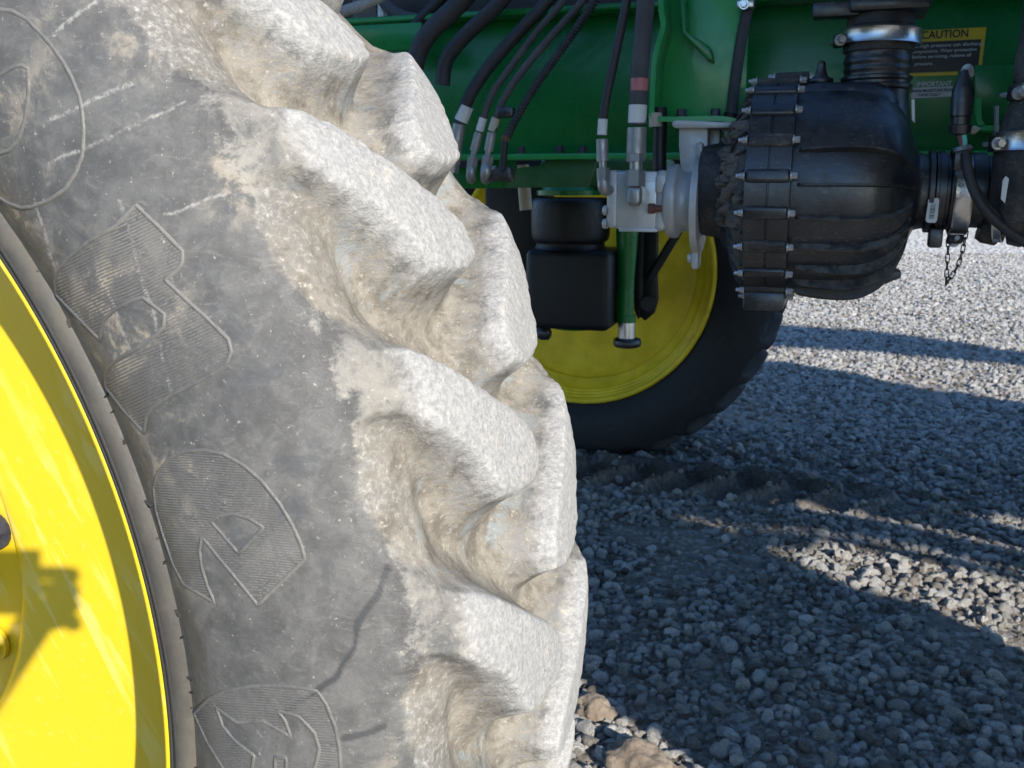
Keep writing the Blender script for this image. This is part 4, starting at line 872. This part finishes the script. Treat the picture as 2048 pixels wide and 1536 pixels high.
b = MB(); b.prism([at(x, y, Yk+.12) for x, y in ((1288, 440), (1314, 440), (1312, 560), (1314, 600), (1306, 628), (1290, 642), (1278, 632), (1284, 598))], (0, .05, 0), .004); b.cyl(at(1296, 608, Yk+.08), at(1296, 608, Yk+.2), .03, 20); SU.part('front_arm', b, M['black_steel'])
b = MB(); b.tube([at(1300, 556, Yk+.1), at(1352, 470, Yk+.1), at(1380, 420, Yk+.1)], 9*kk, 16, 2); SU.part('steering_link', b, M['black_steel'])
b = MB(); b.lathe([(0, .02), (.02, .03), (.05, .028), (.06, .01)], at(1074, 665, Yk), (1, 0, 0), 20); SU.part('side_knob', b, M['black_plastic'])
b = MB(); b.box((at(1200, 600, 3.4)[0]+0, 3.45, at(1150, 560, 3.4)[2]), (.24, .5, .24), bev=.03); SU.part('wheel_motor', b, M['black_steel'])
b = MB(); b.cyl(at(1045, 330, 2.4), at(1052, 420, 2.4), .02, 18); single('grey_post', b, M['tan_label'], 'pale upright post in the shade beside the second tyre lug', 'post')
b = MB(); b.box((at(1040, 470, 3.3)[0], 3.3, at(1040, 430, 3.3)[2]), (.25, .2, .5), bev=.02); SU.part('inner_bracket', b, M['black_steel'])

# ------------------------------------------------------------------ gravel yard
m, nt_, p_ = new_mat('gravel_bed'); g = G(nt_); co = g.coord()
v1 = g.n('ShaderNodeTexVoronoi'); g.set(v1.inputs['Vector'], co); v1.inputs['Scale'].default_value = 34
v2 = g.n('ShaderNodeTexVoronoi'); g.set(v2.inputs['Vector'], co); v2.inputs['Scale'].default_value = 13
nb = g.noise(co, 1.7, 5, .6); nf = g.noise(co, 60, 5, .7)
c = g.mix(g.ramp(nf, .3, .7), (.10, .085, .068), (.24, .21, .17)); c = g.mix(g.math('MULTIPLY', g.ramp(v1.outputs['Color'], .5, .9), .5), c, (.5, .48, .43))
c = g.mix(g.math('MULTIPLY', g.ramp(nb, .52, .64), .65), c, (.16, .125, .09))
c = g.mix(g.attr('soil'), c, g.mix(g.ramp(nf, .3, .7), (.055, .045, .036), (.13, .108, .085)))
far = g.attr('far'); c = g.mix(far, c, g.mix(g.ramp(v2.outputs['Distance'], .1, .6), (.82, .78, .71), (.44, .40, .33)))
g.set(p_.inputs['Base Color'], c); p_.inputs['Roughness'].default_value = .95
hh = g.math('ADD', g.math('MULTIPLY', g.math('SUBTRACT', 1.0, v1.outputs['Distance']), .35), g.math('MULTIPLY', nf, .4))
hf = g.math('MULTIPLY', g.math('SUBTRACT', 1.0, v2.outputs['Distance']), g.math('MULTIPLY', far, 3.2))
g.set(p_.inputs['Normal'], g.bump(g.math('ADD', hh, hf), .02)); M['ground'] = m
def track(x, y):
    return np.exp(-((y-3.32)/.22)**4)*(x > .05)*np.clip((2.0-x)/1.2, 0, 1)
def relief(x, y):
    """ruts, lug prints and lumps of the loose gravel"""
    P = np.stack([x, y, 0*x], -1); z = .012*vnoise(P, 1.3, 11)+.007*vnoise(P, 5, 12)+.003*vnoise(P, 17, 13)
    # chevron prints of the far wheel that rolled through here
    tr = np.exp(-((y-3.76)/.17)**4); u = (x-.05)/.178; sgn = np.where(y < 3.76, 1, -1); ph = (u+sgn*(y-3.76)/.36+.5*(y < 3.76)) % 1
    z = z+tr*(x > .12)*(x < 3.2)*(.03*np.exp(-((ph-.5)/.16)**2)-.014)
    tr = track(x, y); ph = (x/.21+1.1*abs(y-3.32)/.3) % 1
    z = z+tr*(.085*np.exp(-((ph-.5)/.15)**2)-.03)
    return z
gx = np.concatenate([np.linspace(-300, -14, 12), np.linspace(-12, -2.2, 24), np.linspace(-2, 5, 330), np.linspace(5.4, 14, 34), np.linspace(18, 300, 16)])
gy = np.concatenate([np.linspace(-60, -8, 10), np.linspace(-6, .4, 26), np.linspace(.5, 6.5, 290), np.linspace(6.7, 18, 70), np.linspace(19, 60, 30), np.linspace(70, 500, 14)])
GX, GY = np.meshgrid(gx, gy, indexing='ij'); dist = np.hypot(GX-1, GY+.5)
GZ = relief(GX, GY)*np.clip(1.4-dist/30, 0, 1)
for wx, wy in ((0, .16), (5.75, .16), (0, 3.765)):          # the tyres sink in a little
    dd = np.exp(-((GX-wx)/.20)**4-((GY-wy)/.17)**4); GZ = GZ*(1-dd)-.03*dd
    ring = np.exp(-((np.hypot((GX-wx)/.32, (GY-wy)/.25)-1)/.18)**2); GZ = GZ+.012*ring
nY = len(gy); I, J = np.meshgrid(np.arange(len(gx)-1), np.arange(nY-1), indexing='ij'); I = I.ravel(); J = J.ravel()
q = np.stack([I*nY+J, (I+1)*nY+J, (I+1)*nY+J+1, I*nY+J+1], 1)
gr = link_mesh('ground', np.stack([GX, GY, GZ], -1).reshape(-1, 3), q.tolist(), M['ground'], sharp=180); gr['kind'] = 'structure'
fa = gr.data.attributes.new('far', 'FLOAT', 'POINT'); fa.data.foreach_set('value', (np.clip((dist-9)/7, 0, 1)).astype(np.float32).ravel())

sa = gr.data.attributes.new('soil', 'FLOAT', 'POINT'); sa.data.foreach_set('value', (track(GX, GY)*.85).astype(np.float32).ravel())
m, nt_, p_ = new_mat('crushed_stone'); g = G(nt_); t = g.attr('tint', 'INSTANCER'); co = g.coord(); nf = g.noise(co, 1.6, 5, .7)
r = g.n('ShaderNodeValToRGB'); g.set(r.inputs[0], t); e = r.color_ramp.elements
e[0].position = 0; e[0].color = (.16, .13, .10, 1); e[1].position = 1; e[1].color = (.85, .83, .78, 1)
for pos, cc in ((.10, (.30, .27, .23)), (.32, (.52, .50, .455)), (.6, (.70, .67, .62)), (.85, (.60, .60, .585))):
    x = e.new(pos); x.color = (*cc, 1)
c = g.mix(g.math('MULTIPLY', g.ramp(nf, .45, .75), .35), r.outputs[0], (.30, .26, .21))
g.set(p_.inputs['Base Color'], c); p_.inputs['Roughness'].default_value = .85; g.set(p_.inputs['Normal'], g.bump(g.noise(co, 5, 4), .04)); M['stone'] = m
proto = bpy.data.collections.new('stone_shapes')
for i in range(7):
    bm = bmesh.new(); bmesh.ops.create_icosphere(bm, subdivisions=2, radius=1)
    for v in bm.verts:
        d = np.array(v.co[:]); v.co = v.co*(1+.30*float(vnoise(d+i*7.7, 1.3, 3))+.12*float(vnoise(d+i*3, 3.1, 5)))
    for _ in range(6):      # crushed faces
        nrm = Vector(rng.normal(size=3)).normalized(); dd = rng.uniform(.62, .85)
        for v in bm.verts:
            h = v.co.dot(nrm)
            if h > dd: v.co -= nrm*(h-dd)*.9
    for v in bm.verts: v.co.x *= rng.uniform(.98, 1.02)*(1.15+.12*(i % 3)); v.co.z *= .72+.05*(i % 4)
    me = bpy.data.meshes.new('stone'); bm.to_mesh(me); bm.free(); me.materials.append(M['stone']); me.shade_smooth(); me.set_sharp_from_angle(angle=math.radians(38))
    o = bpy.data.objects.new('stone', me); proto.objects.link(o)
pts = []
def scatter(n, x0, x1, y0, y1, rlo, rhi, lift):
    x = rng.uniform(x0, x1, n); y = rng.uniform(y0, y1, n); pxx, pyy, zz = to_px(np.stack([x, y, 0*x], 1))
    ok = (zz > .1) & (pxx > 500) & (pxx < 2600) & (pyy > 350) & (pyy < 2100); x, y = x[ok], y[ok]
    bare = vnoise(np.stack([x, y, 0*x], -1), 2.1, 21)+.5*vnoise(np.stack([x, y, 0*x], -1), 6.5, 22)
    ok = (rng.uniform(0, 1, len(x)) < (1-.8*track(x, y))* np.clip(1.15-2.4*np.clip(bare-.12+.9*track(x, y), 0, 1), .30 if rhi < .016 else .10, 1)) & ~((abs(x) < .16) & (abs(y-3.765) < .15)); x, y = x[ok], y[ok]
    rr = rlo*(rhi/rlo)**(rng.uniform(0, 1, len(x))**1.8)
    pts.append(np.stack([x, y, relief(x, y)+rr*lift, rr], 1))
scatter(46000, -1.5, 3.2, .9, 4.2, .004, .014, .1)
scatter(13000, -1.5, 3.2, .9, 4.2, .010, .0215, .35)
scatter(60000, -1, 5.5, 4.2, 8.5, .009, .022, .25)
scatter(110000, -1, 11, 8.5, 17, .012, .025, .3)
A = np.vstack(pts); n = len(A)
me = bpy.data.meshes.new('gravel'); me.vertices.add(n); me.vertices.foreach_set('co', A[:, :3].astype(np.float32).ravel())
for nm, dt, v in (('rad', 'FLOAT', A[:, 3]), ('tint', 'FLOAT', rng.uniform(0, 1, n))):
    a = me.attributes.new(nm, dt, 'POINT'); a.data.foreach_set('value', v.astype(np.float32))
a = me.attributes.new('rot', 'FLOAT_VECTOR', 'POINT'); a.data.foreach_set('vector', np.stack([rng.normal(0, .5, n), rng.normal(0, .5, n), rng.uniform(0, 6.28, n)], 1).astype(np.float32).ravel())
go = bpy.data.objects.new('gravel', me); SC.collection.objects.link(go); go['kind'] = 'stuff'; go['label'] = 'loose pale crushed stones spread over the yard'; go['category'] = 'gravel'
gt = bpy.data.node_groups.new('scatter', 'GeometryNodeTree'); gt.interface.new_socket('Geometry', in_out='INPUT', socket_type='NodeSocketGeometry'); gt.interface.new_socket('Geometry', in_out='OUTPUT', socket_type='NodeSocketGeometry')
N_ = gt.nodes; gi = N_.new('NodeGroupInput'); gout = N_.new('NodeGroupOutput'); ip = N_.new('GeometryNodeInstanceOnPoints'); ci = N_.new('GeometryNodeCollectionInfo'); ci.inputs[0].default_value = proto; ci.inputs[1].default_value = True; ci.inputs[2].default_value = True
def nattr(nm, dt):
    x = N_.new('GeometryNodeInputNamedAttribute'); x.data_type = dt; x.inputs[0].default_value = nm; return x.outputs[0]
mp_ = N_.new('GeometryNodeMeshToPoints'); L_ = gt.links
L_.new(gi.outputs[0], mp_.inputs[0]); L_.new(mp_.outputs[0], ip.inputs['Points']); L_.new(ci.outputs[0], ip.inputs['Instance']); ip.inputs['Pick Instance'].default_value = True
er = N_.new('FunctionNodeEulerToRotation'); L_.new(nattr('rot', 'FLOAT_VECTOR'), er.inputs[0]); L_.new(er.outputs[0], ip.inputs['Rotation']); L_.new(nattr('rad', 'FLOAT'), ip.inputs['Scale']); L_.new(ip.outputs[0], gout.inputs[0])
md = go.modifiers.new('scatter', 'NODES'); md.node_group = gt

# clods of brown soil dropped beside the near tyre
M['soil'] = simple('brown_soil', (.15, .118, .088), .95, var=.3, dust=.5, dustcol=(.27, .235, .19), bump=.006, bscale=45)
for k_, (px_, py_, rad_, hgt_, lab_) in enumerate(((1188, 1428, .055, .05, 'small brown soil clod touching the foot of the near tyre'), (1275, 1535, .085, .055, 'larger brown soil clod at the bottom edge of the picture, right of the tyre'))):
    d_ = _fw+(px_-1024)/FPX*_rt-(py_-768)/FPX*_up; g0 = CAM-d_*(CAM[2]/d_[2])
    bm = bmesh.new(); bmesh.ops.create_icosphere(bm, subdivisions=5, radius=1)
    for v in bm.verts:
        q_ = np.array(v.co[:]); f_ = 1+.28*float(vnoise(q_+k_*9, 1.8, 3))+.12*float(vnoise(q_, 4.5, 4))+.05*float(vnoise(q_, 11, 6)); v.co = v.co*f_
        v.co.x *= rad_; v.co.y *= rad_*.8; v.co.z *= hgt_
    cl_ = MB(); cl_.bm(bm, (g0[0], g0[1], .0)); single('soil_clod', cl_, M['soil'], lab_, 'soil clod', sharp=180)
# ------------------------------------------------------------------ the photographer, crouching behind the phone; only the shadow is in view
def cam_pt(r, u, b): return CAM+_rt*r+_up*u-_fw*b
def skin(name, chains, m, parent, loc, sub=2):
    V = []; E_ = []; Rd = []; key = {}
    for ch in chains:
        prev = None
        for p, r in ch:
            k_ = tuple(round(float(c), 4) for c in p)
            if k_ not in key: key[k_] = len(V); V.append(np.asarray(p, float)-loc); Rd.append(r)
            i = key[k_]
            if prev is not None: E_.append((prev, i))
            prev = i
    me = bpy.data.meshes.new(name); me.from_pydata([tuple(v) for v in V], E_, []); o = bpy.data.objects.new(name, me); SC.collection.objects.link(o)
    sm_ = o.modifiers.new('skin', 'SKIN'); sm_.use_smooth_shade = True
    for i, r in enumerate(Rd): me.skin_vertices[0].data[i].radius = (r, r) if not hasattr(r, '__len__') else r
    me.skin_vertices[0].data[0].use_root = True
    o.modifiers.new('sub', 'SUBSURF').levels = sub; o.modifiers['sub'].render_levels = sub
    me.materials.append(m); o.parent = parent; return o
M['cloth'] = simple('dark_jacket', (.05, .06, .08), .9); M['skin'] = simple('skin', (.5, .3, .2), .6); M['hair'] = simple('hair', (.04, .025, .015), .8); M['phone'] = simple('phone_shell', (.03, .03, .035), .3)
hd = cam_pt(-.155, -.27, .38); fx, fy = -_fw[0]/math.cos(PITCH), -_fw[1]/math.cos(PITCH)
bk = np.array([fx, fy, 0]); side = _rt
pel = np.array([hd[0], hd[1], .36])+bk*.16; neck = np.array([hd[0], hd[1], hd[2]-.15])+bk*.03; chest = (pel+neck)/2+bk*.05+np.array([0, 0, .06])
PE = Thing('person', 'person in a dark jacket crouching with a raised phone, seen only as shadow', 'person', (pel[0], pel[1], 0))
sh = [neck+side*.17*k_+np.array([0, 0, -.05]) for k_ in (-1, 1)]
hip = [pel+side*.10*k_ for k_ in (-1, 1)]; knee = [pel-bk*.40+side*.17*k_+np.array([0, 0, .16]) for k_ in (-1, 1)]; ank = [np.array([pel[0], pel[1], .10])-bk*.16+side*.15*k_ for k_ in (-1, 1)]; toe = [a_-bk*.16+np.array([0, 0, -.055]) for a_ in ank]
hR = cam_pt(.032, -.035, .035); hL = cam_pt(-.16, -.05, .035)
elR = cam_pt(-.16, -.36, .12); elL = cam_pt(-.30, -.33, .16)
ch = [[(pel, .15), (chest, .15), (neck, .07), (hd+np.array([0, 0, -.09]), .055), (hd, .085), (hd+np.array([0, 0, .06]), .08)]]
for i in (0, 1):
    ch.append([(pel, .15), (hip[i], .10), (knee[i], .065), (ank[i], .045), (toe[i], .04)])
    ch.append([(neck, .07), (sh[i], .065), ((elL, elR)[i], .036), ((hL, hR)[i], .018)])
skin('body', ch, M['cloth'], PE.o, PE.loc)
for hand, sg in ((hR, -1), (hL, 1)):
    fc = []
    for i in range(4):
        a_ = hand+_up*(.022-.016*i)-_fw*.0; L_i = (.062, .068, .064, .052)[i]
        fc.append([(hand, .02), (a_+_rt*sg*-.012, .010), (a_-_rt*sg*.018-_fw*-.0-_fw*.0+_fw*.012, .009), (a_+_rt*sg*(L_i-.03)+_fw*.026, .0075)])
    fc.append([(hand, .02), (hand-_up*.028+_rt*sg*.01, .011), (hand-_up*.03+_rt*sg*.04-_fw*.012, .009)])
    skin('hand', fc, M['skin'], PE.o, PE.loc)
q = MB(); q.lathe(smooth_path([(-.13, .03), (-.10, .062), (-.05, .078), (0, .086), (.05, .084), (.09, .065), (.115, .03), (.12, 0)], 3), hd, (0, 0, 1), 32); hh_ = PE.part('head', q, M['skin'])
for nm, c_, sz in (('nose', (.102, -.03, 0), (.03, .02, .035)), ('lips', (.092, -.068, 0), (.018, .03, .016)), ('chin', (.080, -.105, 0), (.03, .04, .03))):
    q = MB(); q.box(hd+_rt*c_[0]+np.array([0, 0, c_[1]]), sz, bev=.006); PE.part(nm, q, M['skin'], parent=hh_)
q = MB(); q.lathe(smooth_path([(.02, .092), (.06, .094), (.10, .07), (.13, .02), (.132, 0)], 3), hd, (0, 0, 1), 32); PE.part('hair', q, M['hair'], parent=hh_)
PH = Thing('mobile_phone', 'dark phone held up in both hands behind the camera, seen only as a shadow', 'phone', cam_pt(-.06, -.03, .02))
Rm = np.stack([_rt, _up, -_fw], 1)
q = MB(); q.box(cam_pt(-.060, -.022, .026), (.148, .072, .008), R=Rm, bev=.003); PH.part('shell', q, M['phone'])
